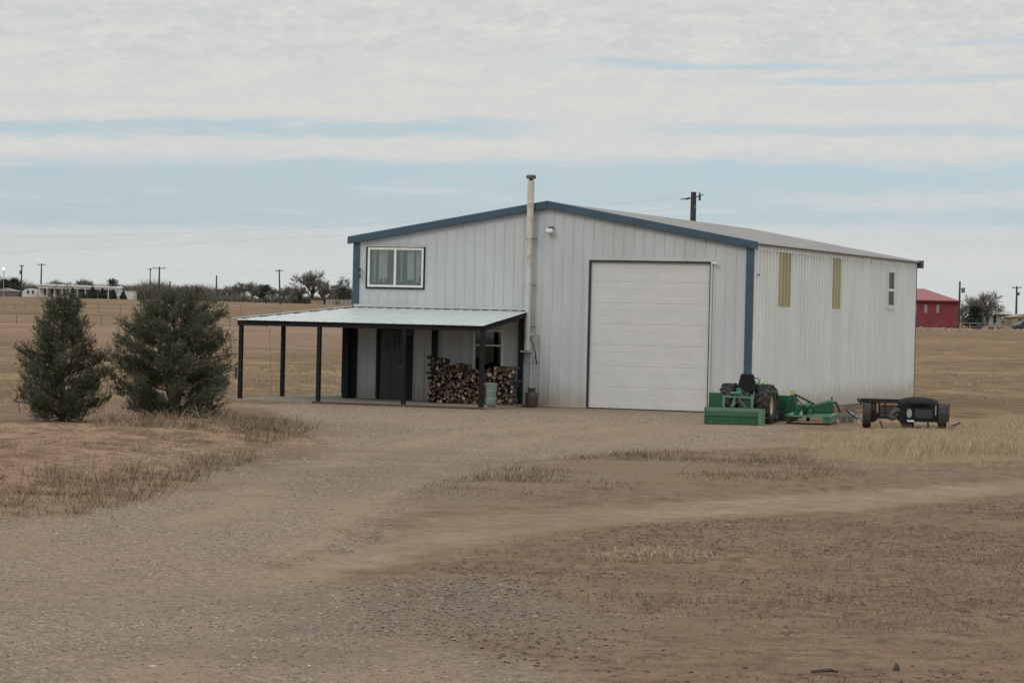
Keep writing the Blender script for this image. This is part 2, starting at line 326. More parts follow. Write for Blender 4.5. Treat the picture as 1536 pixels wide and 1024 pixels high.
    col = g.mix(g.m('MULTIPLY', msk('track'), g.m('ADD', .45, g.m('MULTIPLY', g.ss(n_x, .35, .6), .5))), col, trk); col = g.mix(msk('gravel'), col, gv)
    gr = g.mix(.5, gv, (.15,.132,.115)); col = g.mix(g.m('MULTIPLY', msk('grey'), .8), col, gr)
    col = g.mix(1.0, col, (.945, .855, .765), 'MULTIPLY')
    g.put(b.inputs['Base Color'], col); b.inputs['Roughness'].default_value = .95; b.inputs['Specular IOR Level'].default_value = .15
    h = g.m('ADD', g.m('MULTIPLY', n_f, .5), g.m('ADD', g.m('MULTIPLY', n_m, 1.2), g.m('MULTIPLY', cell, .22)))
    g.put(b.inputs['Normal'], g.bump(h, .035, .9))
    return m
M['clod'] = leaf_mat('soil_clods', [(0,(.06,.042,.029)),(.5,(.125,.09,.064)),(.85,(.22,.165,.118)),(1,(.40,.335,.26))])
M['rubble'] = leaf_mat('rubble_soil', [(0,(.12,.09,.07)),(.5,(.26,.20,.15)),(1,(.42,.36,.30))])
M['ground'] = ground_mat()

# ------------------------------------------------------------------ ground
def axis(dense0, dense1, step, lo, hi, grow):
    a = list(np.arange(dense0, dense1, step)); s = step
    while a[-1] < hi: s *= grow; a.append(a[-1]+s)
    b = []; s = step; x = dense0
    while x > lo: s *= grow; x -= s; b.append(x)
    return np.array(b[::-1]+a)
ys = axis(17, 84, .2, -60, 4000, 1.05); xs = axis(-14, 19, .22, -2500, 2500, 1.09)
gx, gy = np.meshgrid(xs, ys); gz = terrain(gx, gy); nx, ny = len(xs), len(ys)
GREY = [(720,735,2.6,1.2),(745,925,1.2,.9),(560,905,1.3,.9),(690,880,.8,.5),(520,965,1.5,.9),(640,990,1.0,.5),(600,705,4,1.2),(850,690,5,1.4),(380,640,3,1.5)]
def grey(x, y):
    v = np.zeros(x.shape)
    for px, py, rx, ry in GREY:
        c = gnd(px, py); v = np.maximum(v, 1-np.hypot((x-c.x)/(rx*1.3), (y-c.y)/(ry*2.4))*.5)
    return np.clip(v, 0, 1)
A = dict(gravel=zone(P_GRAVEL, gx, gy, 1.1, .9, 41), track=zone(P_TRACK, gx, gy, .8, .45, 42), sand=zone(P_SAND, gx, gy, .5, .7, 43), straw=zone(P_STRAW, gx, gy, .6, 1.2, 44),
         isle=zone(P_ISLE, gx, gy, .5, .7, 45), field=np.clip((gy-(70-np.abs(gx)*.1)+(fbm(gx*.3, gy*.3, 46)-.5)*14)/6, 0, 1), grey=grey(gx, gy)*fbm(gx*1.1, gy*1.1, 47)*1.6)
PATH = np.array([tuple(gnd(*p)[:2]) for p in ((-60,1100),(120,960),(260,865),(390,790),(510,725),(620,680),(760,650),(940,635))])
def rut(x, y):
    d = np.full(x.shape, 1e9); sg = np.zeros(x.shape)
    for (ax, ay), (bx, by) in zip(PATH[:-1], PATH[1:]):
        ex, ey = bx-ax, by-ay; L2 = ex*ex+ey*ey; t = np.clip(((x-ax)*ex+(y-ay)*ey)/L2, 0, 1); q = np.hypot(x-ax-t*ex, y-ay-t*ey); d = np.minimum(d, q)
    v = 0
    for c, wd in ((.85, .34), (2.6, .28)): v = np.maximum(v, np.exp(-((d-c+(fbm(x*.3, y*.3, 91)-.5)*.9)/wd)**2)*(1 if c < 1 else .55))
    return v*np.clip(fbm(x*.25, y*.25, 92)*2.4-.5, 0, 1)
A['rut'] = rut(gx, gy)
A['fallow'] = np.clip(1-np.abs(gy-215-gx*.2)/85, 0, 1)*np.clip((-gx)/12+.2, 0, 1)*.9
ii = (np.arange(ny-1)[:, None]*nx+np.arange(nx-1)[None, :]); F = np.stack([ii, ii+1, ii+1+nx, ii+nx], -1).reshape(-1, 4)
V = np.stack([gx, gy, gz], -1).reshape(-1, 3)
gatt = {k: v.ravel() for k, v in A.items()}
o = np_mesh('ground', V, F, M['ground'], attrs=gatt, smooth=True); tag(o, 'brown dirt and dry grass plain around the workshop', 'ground', kind='structure')
def sheet(name, att, thr, lift, label, cat):
    fm = A[att].ravel()[F].mean(1) > thr; f = F[fm]; used, inv = np.unique(f, return_inverse=True)
    vv = V[used].copy(); cnt_ = np.bincount(inv.ravel(), minlength=len(used)); vv[:, 2] += np.where(cnt_ == 4, lift, -.03)
    o = np_mesh(name, vv, inv.reshape(-1, 4), M['ground'], attrs={k: v[used] for k, v in gatt.items()}, smooth=True); tag(o, label, cat, kind='structure')
sheet('gravel_driveway', 'gravel', .5, .004, 'grey gravel driveway sweeping up to the workshop', 'driveway')
sheet('dirt_track', 'track', .5, .008, 'pale dirt wheel track crossing in front of the workshop', 'track')

# ------------------------------------------------------------------ scatter: stones, grass, weeds, litter
def scatter(P, n, seed):
    r = np.random.default_rng(seed); lo = P.min(0); hi = P.max(0); xs_, ys_ = [], []; got = 0
    while got < n:
        x = r.uniform(lo[0], hi[0], 4*n); y = r.uniform(lo[1], hi[1], 4*n); k = sdist(P, x, y) > 0; xs_.append(x[k]); ys_.append(y[k]); got += k.sum()
    return np.concatenate(xs_)[:n], np.concatenate(ys_)[:n]
def stones(name, x, y, size, label, cat, seed=1, mat='stone', flat=.6, tint=None):
    r = np.random.default_rng(seed); n = len(x); z = terrain(x, y)+.004
    oct_ = np.array([(1,0,0),(0,1,0),(-1,0,0),(0,-1,0),(0,0,1),(.6,.6,.5),(-.6,.6,.5),(-.6,-.6,.5),(.6,-.6,.5)], float)
    fs = np.array([(0,5,8),(0,1,5),(1,6,5),(1,2,6),(2,7,6),(2,3,7),(3,8,7),(3,0,8),(4,8,5),(4,5,6),(4,6,7),(4,7,8)])
    k = len(oct_); o = oct_[None]*(1+r.uniform(-.3, .3, (n, k, 1))); an = r.uniform(0, 6.28, n); c, s = np.cos(an), np.sin(an)
    sx = size*r.uniform(.7, 1.4, n); sy = size*r.uniform(.6, 1.1, n); sz = size*r.uniform(.4, 1, n)*flat
    px = o[..., 0]*sx[:, None]; py = o[..., 1]*sy[:, None]; pz = o[..., 2]*sz[:, None]
    v = np.stack([px*c[:, None]-py*s[:, None]+x[:, None], px*s[:, None]+py*c[:, None]+y[:, None], pz+z[:, None]-.1*sz[:, None]], -1).reshape(-1, 3)
    f = (fs[None]+np.arange(n)[:, None, None]*k).reshape(-1, 3); t = r.uniform(0, 1, n) if tint is None else tint
    return tag(np_mesh(name, v, f, M[mat], attrs={'tint': np.repeat(t, k)}), label, cat, kind='stuff')
def blades(x, y, h, lean, width, seed, z=None, bend=.5, tintlo=0, tinthi=1, az=None):
    r = np.random.default_rng(seed); n = len(x); z = terrain(x, y)-.01 if z is None else z
    az = r.uniform(0, 6.283, n) if az is None else az; ln = lean*r.uniform(.3, 1.3, n); wa = r.uniform(0, 6.283, n)
    dx, dy = np.cos(az)*np.sin(ln), np.sin(az)*np.sin(ln); dz = np.cos(ln); b = bend*r.uniform(.4, 1.2, n)
    wx, wy = np.cos(wa)*width*.5, np.sin(wa)*width*.5
    p0 = np.stack([x, y, z], -1); d = np.stack([dx, dy, dz], -1)*h[:, None]; sid = np.stack([wx, wy, np.zeros(n)], -1)
    mid = p0+d*.55; tip = p0+d+np.stack([np.cos(az)*b*h*.35, np.sin(az)*b*h*.35, -b*h*.22], -1)
    v = np.stack([p0-sid, p0+sid, mid-sid*.8, mid+sid*.8, tip], 1).reshape(-1, 3)
    o = np.arange(n)[:, None]*5; f = np.concatenate([o+np.array([[0,1,3]]), o+np.array([[0,3,2]]), o+np.array([[2,3,4]])])
    return v, f, np.repeat(r.uniform(tintlo, tinthi, n), 5)
def grass(name, parts, mat, label, cat='grass'):
    vs, fs, ts, o = [], [], [], 0
    for v, f, t in parts: vs.append(v); fs.append(f+o); ts.append(t); o += len(v)
    return tag(np_mesh(name, np.concatenate(vs), np.concatenate(fs), M[mat], attrs={'tint': np.concatenate(ts)}), label, cat, kind='stuff')
def clumped(P, nclump, per, rad, seed, elong=1):
    cx, cy = scatter(P, nclump, seed); r = np.random.default_rng(seed+1); k = np.repeat(np.arange(nclump), per); s = r.uniform(.4, 1.3, nclump)*rad
    ox, oy = r.normal(0, 1, len(k)), r.normal(0, 1, len(k)); clumped.az = np.arctan2(oy, ox)+r.normal(0, .5, len(k)); clumped.rr = np.hypot(ox, oy)
    return cx[k]+ox*s[k]*.5*elong, cy[k]+oy*s[k]*.5, s[k]/rad
rg = np.random.default_rng(5)
# gravel on the drive: nearer part denser
PG_near = poly([(-300,830),(200,755),(420,690),(640,735),(570,805),(470,848),(520,890),(620,940),(740,990),(900,1100),(-300,1100)])
x, y = scatter(P_GRAVEL, 150000, 61); k = (y > 17) & (y < 74) & (np.abs(x) < y*.24+1) & (rg.uniform(0, 1, len(x)) < np.clip(1.25-y/62, .22, 1)*np.clip(fbm(x*.35, y*.35, 161)*2.6-.75, .12, 1)*(1-.7*rut(x, y))); x, y = x[k], y[k]; print('stones', len(x)); stones('gravel', x, y, rg.uniform(.006, .016, len(x))*(.8+y/90)*np.where(rg.uniform(0,1,len(x))>.98, 1.9, 1), 'loose grey gravel scattered over the driveway', 'gravel', 2)
px_ = rg.normal(0, 1, 4200); py_ = rg.normal(0, 1, 4200); c0 = [gnd(a, b) for a, b, *_ in GREY[:5]]; idx = rg.integers(0, 5, 4200)
x = np.array([c0[i].x for i in idx])+px_*np.array([GREY[i][2]*.6 for i in idx]); y = np.array([c0[i].y for i in idx])+py_*np.array([GREY[i][3]*1.3 for i in idx])
stones('pebbles', x, y, rg.uniform(.007, .022, len(x))*np.where(rg.uniform(0,1,len(x))>.98, 1.9, 1), 'grey and pale pebbles in drifts beside the driveway', 'pebbles', 3, tint=rg.uniform(0, .86, len(x)))
P_DIRT = poly([(620,850),(760,806),(920,790),(1110,774),(1340,760),(1700,735),(1900,1100),(900,1100),(740,985),(600,925)])
x, y = scatter(P_DIRT, 24000, 63); k = (fbm(x*.5, y*.5, 71)+rg.normal(0, .10, len(x)) > .53) & (y < 50); stones('clods', x[k], y[k], .005+.017*rg.uniform(0, 1, k.sum())**2.2, 'small dark clods and stones on the bare dirt', 'clods', 4, tint=rg.uniform(0, .85, k.sum())**1.8, mat='clod')
# litter and dead weeds on the dirt
x, y = scatter(P_DIRT, 90000, 64); d = fbm(x*.55, y*1.1, 72)*.6+fbm(x*2.2, y*3.0, 73)*.4; right = np.clip((x-.5-(30-y)*-.02)/4, 0, 1)
k = d > (.64-.10*right); x, y = x[k], y[k]; n = len(x)
lit = blades(x, y, rg.uniform(.02, .11, n), 1.5, rg.uniform(.003, .006, n), 65, bend=0, z=terrain(x, y)+.006)
x2, y2, s2 = clumped(P_DIRT, 330, 46, .30, 66, 2.0); cl = blades(x2, y2, rg.uniform(.015, .075, len(x2))*s2, 1.35, rg.uniform(.003, .006, len(x2)), 67, bend=.15)
grass('weed_litter', [lit, cl], 'litter', 'short dead brown weeds and stalks lying on the bare dirt', 'weeds')
PY = poly([(900,830),(1030,820),(1040,840),(920,845)]); x, y, s = clumped(PY, 9, 90, .3, 68, 1.6)
grass('yellow_tuft', [blades(x, y, rg.uniform(.05, .14, len(x))*s, .8, .007, 69, tintlo=.2, tinthi=.9)], 'straw', 'low yellowish dry grass tufts on the bare dirt', 'grass')
# tall straw in front of the trailer
x, y = scatter(P_STRAW, 105000, 74); e = np.clip((sdist(P_STRAW, x, y)+(fbm(x*.8, y*.8, 175)-.5)*2.5)/2.0, .10, 1); dn = fbm(x*.5, y*.5, 75); k = rg.uniform(0, 1, len(x)) < np.clip((dn-.30)*3.0, .04, 1)*np.clip(e*1.1, .1, 1)
x, y, e, dn = x[k], y[k], e[k], dn[k]; n = len(x)
near_trailer = np.clip(1-np.hypot((x-10)/3, (y-67)/1.6), 0, 1)
P_STRAW2 = poly([(1100,672),(1180,650),(1240,640),(1700,618),(1700,716),(1540,708),(1350,706),(1220,700)])
xs2, ys2 = scatter(P_STRAW2, 34000, 174); k2 = fbm(xs2*.7, ys2*.9, 176)+np.random.default_rng(8).normal(0, .09, len(xs2))+np.clip(sdist(P_STRAW2, xs2, ys2)*.12, 0, .25) > .56; xs2, ys2 = xs2[k2], ys2[k2]; m2 = len(xs2)
grass('tall_dry_grass', [blades(xs2, ys2, rg.uniform(.03, .13, m2), .95, rg.uniform(.003, .007, m2), 177), blades(x, y, (.10+.40*rg.uniform(0, 1, n)**1.4)*e*(.5+dn)*np.clip((65-y)/9, .28, 1), .55, rg.uniform(.003, .007, n), 76, az=rg.normal(.3, 1.5, n))], 'straw', 'tall pale straw coloured grass in front of the black trailer', 'grass')
# brown grass island
x, y, s = clumped(P_ISLE, 1000, 24, .30, 77, 1.4); n = len(x); dn = fbm(x*.45, y*.6, 78); k = dn+rg.normal(0, .07, n) > .43
grass('brown_grass', [blades(x[k], y[k], rg.uniform(.04, .25, n)[k]*s[k]*np.clip((dn[k]-.3)*2.6, .10, 1.1), .85, rg.uniform(.004, .009, n)[k], 79)], 'brownweed', 'low brown grass strip between the driveway and the dirt track', 'grass')
# left berm weeds
EDGE = [poly([(-120,792),(60,779),(140,770),(250,740),(230,712),(120,718),(-120,732)]), poly([(250,735),(330,706),(390,692),(385,672),(290,690),(235,715)]), poly([(150,655),(430,655),(470,645),(400,628),(150,632)]), poly([(-100,700),(240,690),(330,668),(200,668),(-100,680)]), poly([(340,668),(420,668),(460,655),(380,645)])]
parts = []
for i, (P, nc, hh) in enumerate(zip(EDGE, (120, 46, 250, 60, 44), (.34, .29, .36, .13, .20))):
    x, y, s = clumped(P, nc, 60, .30, 80+i*3, 1.2); n = len(x); parts.append(blades(x, y, rg.uniform(.12, 1.0, n)**1.2*hh*(.35+.95*s)*np.exp(-clumped.rr**2*.18), .45+.35*clumped.rr, rg.uniform(.004, .009, n), 81+i*3, az=clumped.az))
x, y = scatter(P_SAND, 42000, 98); k = fbm(x*.8, y*1.4, 99) > .47; n = k.sum(); parts.append(blades(x[k], y[k], rg.uniform(.01, .10, n)**1.0, 1.2, rg.uniform(.006, .011, n), 100))
grass('berm_weeds', parts, 'brownweed', 'bushy brown dead weeds on the sandy bank left of the driveway', 'weeds')
x, y = scatter(P_SAND, 2500, 97); stones('sand_clods', x, y, rg.uniform(.008, .03, len(x)), 'small clods on the sandy bank', 'clods', 6, tint=rg.uniform(.2, .8, len(x)))
# stubble along field beyond the buildings
PF = poly([(-60,612),(-60,560),(560,545),(560,600),(480,601),(345,606)]); x, y, s = clumped(PF, 620, 26, .5, 101, 2); n = len(x)
PF2 = np.array([(14.5,70),(40,74),(60,140),(17,140),(15.5,95)]); x2, y2, s2 = clumped(PF2, 800, 26, .5, 104, 2); n2 = len(x2)
grass('field_stubble', [blades(x, y, rg.uniform(.04, .16, n)*s, .8, .012, 102), blades(x2, y2, rg.uniform(.04, .18, n2)*s2, .8, .012, 103)], 'straw', 'dry straw coloured stubble of the field behind the porch and trailer', 'stubble')

# ------------------------------------------------------------------ the workshop
BR = -YAW
wk = thing('workshop_building', 'large pale grey metal workshop with blue trim and a white overhead door', 'workshop', ORG, BR)
def ribbed(us, prof, z0, ztop, holes, P):   # strips along u; P(u, off, z) -> point
    mb = MB()
    for a, b in zip(us[:-1], us[1:]):
        if b-a < 1e-5: continue
        segs = [(z0, None)]; mid = (a+b)/2
        hs = sorted([(h[2], h[3]) for h in holes if h[0] < mid < h[1]]); z = z0; out = []
        for h0, h1 in hs:
            if h0 > z+1e-4: out.append((z, z, h0, h0))
            z = h1
        out.append((z, z, ztop(a), ztop(b)))
        pa, pb = prof(a), prof(b)
        for za, zb, zc, zd in out: mb.add([P(a, pa, za), P(b, pb, zb), P(b, pb, zd), P(a, pa, zc)], [(0,1,2,3)])
    return mb
def rib_profile(pitch, hgt, flat, slope, off=0):
    def f(u):
        d = abs(((u-off+pitch/2) % pitch)-pitch/2)
        return hgt*min(1, max(0, (flat/2+slope-d)/slope))
    return f
def rib_us(u0, u1, pitch, flat, slope, extra, off=0):
    s = {u0, u1, *extra}; k = math.floor((u0-off)/pitch)-1
    while off+k*pitch < u1+pitch:
        for e in (-flat/2-slope, -flat/2, flat/2, flat/2+slope):
            q = off+k*pitch+e
            if u0 < q < u1: s.add(q)
        k += 1
    return sorted(s)
gz_ = lambda u: HE+(HR-HE)*(1-abs(u-BW/2)/(BW/2))
OD = (7.38, 11.02, 0.0, 4.25); WU = (.42, 2.22, 3.36, 4.53); ED = (.84, 1.88, 0.0, 2.14); PW = (3.90, 4.74, .95, 2.13)
holes = [OD, WU, ED, PW]; pf = rib_profile(.305, .019, .035, .02, .15)
us = rib_us(0, BW, .305, .035, .02, [h[i] for h in holes for i in (0, 1)]+[BW/2], .15)
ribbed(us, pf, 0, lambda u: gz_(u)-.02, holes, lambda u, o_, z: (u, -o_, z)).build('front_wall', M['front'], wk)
SK = [(2.85, 3.88, 3.09, 4.58), (9.0, 10.02, 3.09, 4.58)]; SW = (16.5, 17.4, 3.18, 4.39)
sp = rib_profile(.349, .085, .06, .02, .1)
us = rib_us(0, BL, .349, .06, .02, [h[i] for h in SK+[SW] for i in (0, 1)], .1)
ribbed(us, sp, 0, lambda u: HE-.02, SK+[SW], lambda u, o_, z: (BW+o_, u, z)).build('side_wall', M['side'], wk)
for h in SK:
    us = rib_us(h[0]-.03, h[1]+.03, .349, .06, .02, [], .1)
    ribbed(us, sp, h[2]-.05, lambda u: h[3]+.04, [], lambda u, o_, z: (BW+o_+.006, u, z)).build('skylight_panel', M['yellow'], wk)
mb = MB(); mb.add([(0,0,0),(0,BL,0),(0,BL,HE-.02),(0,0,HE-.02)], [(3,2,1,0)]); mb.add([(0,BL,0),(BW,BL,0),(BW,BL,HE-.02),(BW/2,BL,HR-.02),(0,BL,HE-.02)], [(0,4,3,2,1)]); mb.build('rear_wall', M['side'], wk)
# roof: ribbed sheets, thin, overhanging
for sgn in (1, -1):
    mb = MB(); rp = rib_profile(.305, .03, .04, .03); yy = rib_us(-.10, BL+.25, .305, .04, .03, [])
    e = BW/2+.16; zt = HR; ze = HR-(HR-HE)*e/(BW/2)
    for a, b in zip(yy[:-1], yy[1:]):
        pa, pb = rp(a), rp(b)
        mb.add([(BW/2, a, zt+pa), (BW/2, b, zt+pb), (BW/2+sgn*e, b, ze+pb), (BW/2+sgn*e, a, ze+pa)], [(0,1,2,3) if sgn < 0 else (3,2,1,0)])
        mb.add([(BW/2+sgn*e, a, ze+pa), (BW/2+sgn*e, b, ze+pb), (BW/2+sgn*e, b, ze-.03), (BW/2+sgn*e, a, ze-.03)], [(0,1,2,3)])
    mb.build('roof', M['roof'], wk)
# eave strip and gutter on the right side
mb = MB(); mb.box(BW+.035, BW+.055, .12, BL-.02, HE-.20, HE-.06); mb.build('eave_trim', M['side'], wk)
mb = MB(); mb.box(BW+.04, BW+.17, .05, BL+.2, HE-.052, HE-.036); mb.build('eave_shadow_strip', M['dark'], wk)  # dark strip painted in for the shadowed gap between roof and wall
mb = MB(); mb.box(BW-.02, BW+.24, BL+.02, BL+.27, HE-.24, HE+.03); mb.build('gutter_end', M['blue'], wk)
# blue trims
for sgn in (1, -1):
    mb = MB(); e = BW/2+.20; sl = (HR-HE)/(BW/2); y0, y1 = -.16, -.03
    top = lambda d: HR+.05-sl*d
    pts = [(BW/2, top(0)), (BW/2+sgn*e, top(e)), (BW/2+sgn*e, top(e)-.22), (BW/2, top(0)-.22)]
    if sgn < 0: pts = pts[::-1]
    mb.prism(pts, y0, y1); mb.build('gable_trim', M['blue'], wk, bevel=.012)
mb = MB(); mb.box(BW-.14, BW+.05, -.05, -.024, 0, HE-.16); mb.box(BW+.05, BW+.065, -.05, .12, 0, HE-.16); mb.build('corner_trim', M['blue'], wk)
mb = MB(); mb.box(-.03, .16, -.05, -.024, 2.8, HE-.16); mb.box(-.05, -.03, -.05, .12, 0, HE-.16); mb.build('corner_trim', M['blue'], wk)
mb = MB(); mb.box(-.03, .15, -.05, -.024, 0.05, 2.62); mb.build('corner_trim', M['navy'], wk)  # lower part of the blue trim, porch shade painted in as navy
mb = MB(); mb.box(BW-.03, BW+.06, BL, BL+.03, 0, HE-.2); mb.build('corner_trim', M['blue'], wk)
for a, b in ((.16,.76),(1.94,7.27),(11.09,BW-.15)): mb = MB(); mb.box(a, b, -.034, -.023, 0, .05); mb.build('base_trim', M['front'], wk)
# overhead door: seven sections, each slightly pillowed between the grooves
mb = MB(); D0 = .06; sh = (OD[3]-.03)/7
for k in range(7):
    z0, z1 = .02+k*sh, .02+(k+1)*sh-.006; prof = [(D0+.004, z0), (D0, z0+.008), (D0-.001, z0+.16), (D0+.001, z0+.175), (D0+.001, z1-.19), (D0-.001, z1-.175), (D0, z1-.008), (D0+.004, z1)]
    for (ya, za), (yb, zb) in zip(prof[:-1], prof[1:]): mb.add([(OD[0], ya, za), (OD[1], ya, za), (OD[1], yb, zb), (OD[0], yb, zb)], [(0,1,2,3)])
    mb.add([(OD[0], D0+.007, z1-.002), (OD[1], D0+.007, z1-.002), (OD[1], D0+.007, z1+.008), (OD[0], D0+.007, z1+.008)], [(0,1,2,3)])
od = mb.build('overhead_door', M['door'], wk, smooth=True)
mb = MB(); mb.box(OD[0], OD[1], D0-.01, D0+.03, -.01, .026); mb.build('bottom_seal', M['dark'], od)
mb = MB()
for a, b in ((OD[0]-.004, OD[0]+.045), (OD[1]-.03, OD[1]+.004)): mb.box(a, b, -.012, D0+.02, 0, OD[3]-.03)
mb.box(OD[0]-.004, OD[1]+.004, -.012, D0+.02, OD[3]-.045, OD[3]+.004); mb.build('door_jamb', M['dark'], wk)
mb = MB(); mb.box(OD[0]-.10, OD[0]-.004, -.032, -.010, 0, OD[3]+.08); mb.box(OD[1]+.004, OD[1]+.06, -.032, -.010, 0, OD[3]+.08); mb.box(OD[0]-.004, OD[1]+.004, -.032, -.013, OD[3]+.005, OD[3]+.08); mb.build('door_surround', M['front'], wk)
def frame(mb, u0, u1, z0, z1, t, y0, y1):
    mb.box(u0, u0+t, y0, y1, z0, z1); mb.box(u1-t, u1, y0, y1, z0, z1); mb.box(u0+t, u1-t, y0, y1, z0, z0+t); mb.box(u0+t, u1-t, y0, y1, z1-t, z1)
# upper sliding window
mb = MB(); frame(mb, WU[0]-.05, WU[1]+.05, WU[2]-.05, WU[3]+.05, .05, -.045, .02); wtr = mb.build('window', M['navy'], wk)
mb = MB(); frame(mb, WU[0], WU[1], WU[2], WU[3], .065, -.035, .05); mb.box(1.27, 1.335, -.032, .048, WU[2]+.065, WU[3]-.065); mb.build('frame', M['white'], wtr)
mb = MB(); mb.box(WU[0]+.066, 1.269, .012, .018, WU[2]+.066, WU[3]-.066); mb.build('pane', M['glass'], wtr)
mb = MB(); mb.box(1.336, WU[1]-.066, .016, .022, WU[2]+.066, WU[3]-.066); mb.build('pane', M['glass'], wtr)
mb = MB(); mb.box(WU[0]-.05, WU[1]+.05, -.060, -.046, WU[3]+.02, WU[3]+.05); mb.build('drip_cap', M['rust'], wtr)
mb = MB()
for a, b in ((.52, .60), (.70, .98), (1.40, 1.47), (1.62, 1.84), (1.90, 2.05)):
    n = 8
    for k in range(n):
        xa, xb = a+(b-a)*k/n, a+(b-a)*(k+1)/n; ya = .16+.02*(k % 2); yb = .16+.02*((k+1) % 2)
        mb.add([(xa, ya, 3.5), (xb, yb, 3.5), (xb, yb, 4.5), (xa, ya, 4.5)], [(0,1,2,3)])
mb.build('curtain', M['curtain'], wtr)
mb = MB(); random.seed(3)
for k in range(9):
    a = .75+k*.16; mb.box(a, a+random.uniform(.06, .14), .10, .2, WU[2]+.03, WU[2]+random.uniform(.12, .34))
mb.build('sill_items', M['dark'], wtr)
mb = MB(); mb.box(-.02+.1, 3.2, 1.6, 1.62, 2.8, 4.7); mb.build('room_lining', M['room'], wtr)
# entry door with storm frame and small divided light
mb = MB(); frame(mb, ED[0]-.07, ED[1]+.05, -.02, ED[3]+.04, .075, -.05, .07); mb.box(ED[1]-.20, ED[1]-.03, -.03, .05, .05, ED[3]-.04); dr = mb.build('entry_door', M['navy'], wk)
mb = MB(); mb.box(ED[0]+.01, ED[1]-.2, .02, .06, .05, ED[3]-.04)
for z0, z1 in ((.15, .75), (.85, 1.35)):
    for a, b in ((ED[0]+.10, ED[0]+.38), (ED[0]+.46, ED[0]+.74)): mb.box(a, b, .008, .02, z0, z1)
mb.build('door_leaf', M['edark'], dr)
mb = MB(); frame(mb, ED[0]+.22, ED[0]+.64, 1.5, 1.9, .03, .002, .02); mb.box(ED[0]+.35, ED[0]+.365, .004, .018, 1.53, 1.87); mb.box(ED[0]+.49, ED[0]+.505, .004, .018, 1.53, 1.87); mb.box(ED[0]+.25, ED[0]+.61, .003, .017, 1.69, 1.71); mb.build('door_light', M['dark'], dr)
mb = MB(); mb.tube([(ED[1]-.26, .0, 1.02), (ED[1]-.26, -.06, 1.02)], .018, 8); mb.tube([(ED[1]-.26, -.06, 1.02), (ED[1]-.36, -.06, 1.02)], .012, 8); mb.build('handle', M['steel'], dr)
# porch window
mb = MB(); frame(mb, PW[0]-.05, PW[1]+.05, PW[2]-.05, PW[3]+.05, .06, -.045, .05); mb.box(PW[0]+.01, PW[1]-.01, -.035, .02, 1.70, 1.745); pw = mb.build('window', M['white'], wk)
mb = MB(); mb.box(PW[0]+.01, PW[1]-.01, .02, .026, PW[2]+.01, PW[3]-.01); mb.build('pane', M['dglass'], pw)
mb = MB(); mb.box(PW[0]-.3, PW[1]+.3, .5, .52, .5, 2.5); mb.build('room_lining', M['cyl_dark'], pw)
mb = MB(); mb.box(PW[0]+.01, PW[1]-.01, -.045, -.036, 1.70, 1.745); mb.build('meeting_rail', M['white'], pw)
# side window
def frame_s(mb, y0, y1, z0, z1, t, x0, x1):
    mb.box(x0, x1, y0, y0+t, z0, z1); mb.box(x0, x1, y1-t, y1, z0, z1); mb.box(x0, x1, y0+t, y1-t, z0, z0+t); mb.box(x0, x1, y0+t, y1-t, z1-t, z1)
mb = MB(); frame_s(mb, SW[0]-.08, SW[1]+.08, SW[2]-.08, SW[3]+.08, .13, BW-.03, BW+.085); mb.box(BW-.03, BW+.082, SW[0]+.05, SW[1]-.05, 3.70, 3.79); sw = mb.build('window', M['white'], wk)
mb = MB(); mb.box(BW+.068, BW+.073, SW[0]+.05, SW[1]-.05, SW[2]+.05, 3.70); mb.build('pane', M['sglass'], sw)
mb = MB(); mb.box(BW+.068, BW+.073, SW[0]+.05, SW[1]-.05, 3.79, SW[3]-.05); mb.build('pane', M['sglass'], sw)
mb = MB(); mb.box(BW-.55, BW-.5, 15.5, 18.5, 2.5, 4.7); mb.build('room_lining', M['room'], sw)
mb = MB(); mb.box(BW-.12, BW-.1, SW[0]+.05, SW[1]-.05, 3.9, 4.34); mb.build('blind', M['curtain'], sw)
# wood stove chimney running up the wall
CU, CW = 5.62, -.24
mb = MB(); mb.tube([(CU, CW, 1.85), (CU, CW, 4.1)], .085, 16); mb.tube([(CU, CW, 4.1), (CU, CW, 4.12)], .094, 16)
for z in (2.95, 3.55, 4.09): mb.tube([(CU, CW, z), (CU, CW, z+.03)], .092, 16)
ch = mb.build('stove_pipe', M['steel'], wk, smooth=True)
mb = MB(); mb.tube([(CU, CW, 4.121), (CU, CW, 5.0)], .08, 16); mb.tube([(CU, CW, 4.85), (CU, CW, 6.50)], .10, 16); mb.build('upper_pipe', M['rust'], ch, smooth=True)
mb = MB(); mb.tube([(CU, CW, 6.50), (CU, CW, 6.56)], .06, 12); mb.lathe([(.0, 6.68), (.10, 6.675), (.145, 6.645), (.145, 6.60), (.13, 6.56), (.06, 6.555)], 18, Matrix.Translation((CU, CW, 0))); mb.build('rain_cap', M['greysteel'], ch, smooth=True)
for z in (4.83, 3.5, 2.3): mb = MB(); mb.tube([(CU-.105, CW, z), (CU+.20, CW, z)], .016, 6); mb.tube([(CU+.13, CW, z), (CU+.13, -.01, z)], .014, 6); mb.tube([(CU-.10, CW, z), (CU-.10, -.01, z)], .014, 6); mb.build('wall_bracket', M['greysteel'], ch)
mb = MB(); mb.tube([(CU, CW, 1.86), (CU, CW, 1.62)], .10, 14); mb.tube([(CU, CW, 2.05), (CU, .0, 2.05)], .085, 14); mb.box(CU-.20, CU+.10, -.28, -.02, 1.56, 1.60); mb.build('cleanout_tee', M['steel'], ch, smooth=True)
